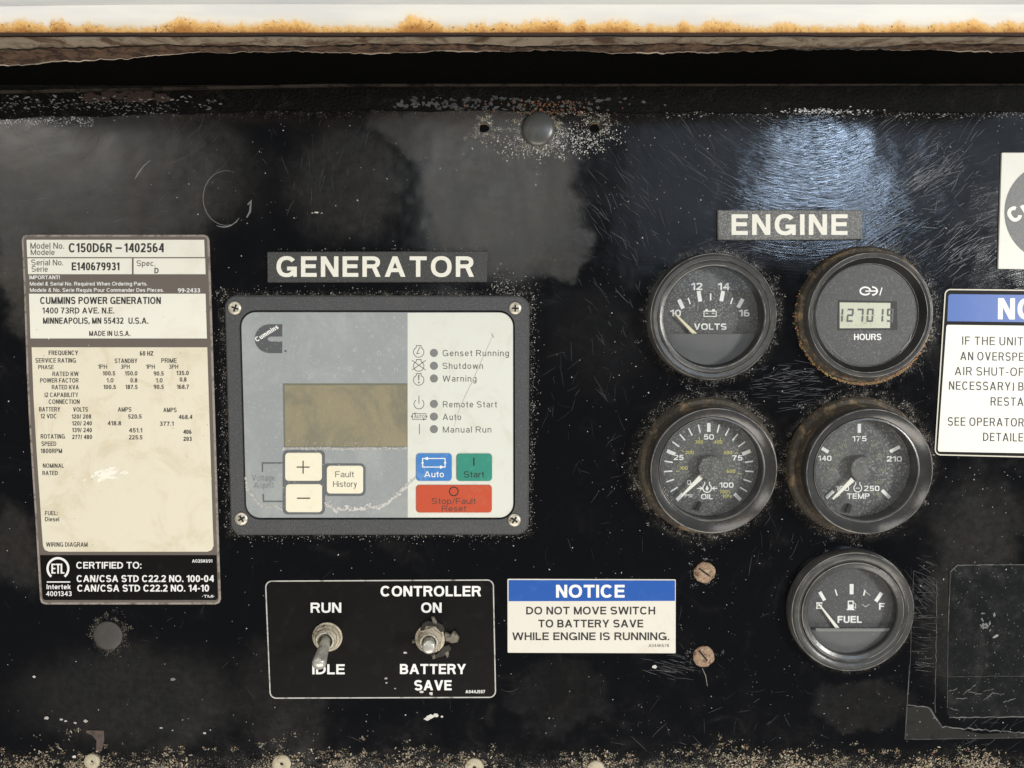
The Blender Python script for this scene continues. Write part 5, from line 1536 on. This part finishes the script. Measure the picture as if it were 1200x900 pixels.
slot_screw(824.3, 768.8, 13, 50, 'rusted slotted screw right of the NOTICE sticker, the lower one of the pair')
M_btm = M('pale_corroded_screw', (0.46, 0.41, 0.29), 0.6, 0.1, dirt=(0.12, (0.28, 0.22, 0.13), .48, .68), bump=(0.3, .5, .5))
for x, y, r, lab in [(108.5, 891.5, 9.6, 'pale round screw at the bottom edge below the left plug'), (330.5, 894.5, 11.5, 'pale round screw at the bottom edge below the left end of the switch label'),
                     (556, 898.5, 11.5, 'pale round screw at the bottom edge below the right end of the switch label'), (698, 901, 11, 'pale round screw at the bottom edge below the NOTICE sticker')]:
    c = P(x, y, 0)
    o = lathe('edge_screw', c, [(r, 0), (r, .9), (r * .8, 1.5), (r * .45, 1.6), (r * .22, 1.0), (.01, .7)], M_btm, None, seg=24, metric=True, wob=.05)
    tag(o, lab, 'screw', 'pale screws along the bottom edge')
    flat('recess', [circ(x, y, r * .22, 12)], 1.0, M_slot, o)
brk = tag(plate('torn_tape', [(101, 856), (121.5, 856.5), (122, 868), (119, 880), (112, 882), (113, 868), (108, 862), (101, 859)], 0.05, .3, M('brown_tape_scrap', (0.085, 0.06, 0.05), .7, dirt=(0.1, (0.03, 0.024, 0.02), .45, .65)), None, .08),
          'small torn brown scrap above the leftmost bottom screw', 'tape scrap')
# ------------------------------------------------------------------ ghost of a removed sticker, lower right
gh = empty('old_sticker_residue', P(1150, 760), 'torn glossy remains of a removed sticker at the lower right', 'sticker residue')
M_film = M('clear_film_residue', (0.010, 0.0105, 0.011), 0.20, dirt=(0.05, (0.022, 0.021, 0.02), .5, .7), bump=(0.12, .4, .4), rvar=.1)
M_resd = M('grey_adhesive', (0.020, 0.019, 0.017), 0.75, spec=.15, dirt=(0.08, (0.012, 0.011, 0.010), .5, .7))
plate('film', rquad((1112, 662.5), (1330, 662), (1330, 840), (1109.5, 840.5), 7), 0, .16, M_film, gh, .05)
flat('adhesive_patch', [[(1061.5, 829), (1070, 828), (1092, 830), (1096, 838), (1106, 852), (1150, 860), (1210, 858), (1330, 857), (1330, 864), (1060.5, 866.5)]], .08, M_resd, gh)
gb = Bits()
def wob_line(a, b, w_, g_, n_=14, j=.8):
    pts = [(a[0] + (b[0] - a[0]) * i / n_ + R.uniform(-j, j) * .5, a[1] + (b[1] - a[1]) * i / n_ + R.uniform(-j, j)) for i in range(n_ + 1)]
    for q in strokes(pts, w_):
        b0 = len(gb.v); gg = g_ * R.uniform(.2, .9); gb.v += [P(x, y, .2) for x, y in q]; gb.c += [(gg, gg, gg * .96)] * 4; gb.f.append((b0, b0 + 1, b0 + 2, b0 + 3))
wob_line((1122, 662.5), (1215, 661.5), 1.0, .14, 20, .3); wob_line((1114, 670), (1111, 740), 1.0, .09, 14, .3); wob_line((1111, 740), (1110, 830), .7, .05, 14, .4); wob_line((1114, 670), (1122, 662.5), 1.0, .14, 3, .3)
wob_line((1112, 841), (1215, 840), 1.2, .14, 20, .5)
wob_line((1062, 826), (1088, 829), 1.3, .16, 6, .6); wob_line((1088, 829), (1104, 852), 1.3, .14, 6, .6); wob_line((1104, 852), (1215, 860), 1.3, .16, 26, 1.2)
wob_line((1066, 780), (1060.5, 866), 1.0, .10, 10, .3); wob_line((1060.5, 866.5), (1215, 864), .8, .07, 20, .3)
wob_line((1098, 680), (1096, 835), .9, .06, 30, 1.4); wob_line((1071, 668), (1066, 790), .6, .06, 20, .6)
wob_line((1110, 793), (1215, 792), .6, .05, 16, .4)
for _ in range(26):
    y = R.uniform(648, 790); x0 = R.uniform(1066, 1080); L_ = R.uniform(10, 26)
    sl_ = 9 if y < 690 else R.uniform(-1, 2)
    wob_line((x0, y), (x0 + L_, y + sl_), R.uniform(.35, .7), R.uniform(.03, .09), 5, .5)
for _ in range(9):
    x, y = R.uniform(1110, 1190), R.uniform(805, 830); wob_line((x, y), (x + R.uniform(6, 16), y - R.uniform(-4, 14)), .9, .13, 5, .8)
for _ in range(200): gb.add(R.uniform(1112, 1205), R.uniform(665, 838), R.uniform(.2, .7), grey(.05, .2), h=.22, asp=R.uniform(1, 2.2))
for _ in range(14): gb.add(R.gauss(1155, 6), R.gauss(733, 8), R.uniform(.8, 2), grey(.12, .25), h=.22, asp=2.6)
gb.build('residue_lines', M_flake, gh, 'pale torn edges and scraps of film')
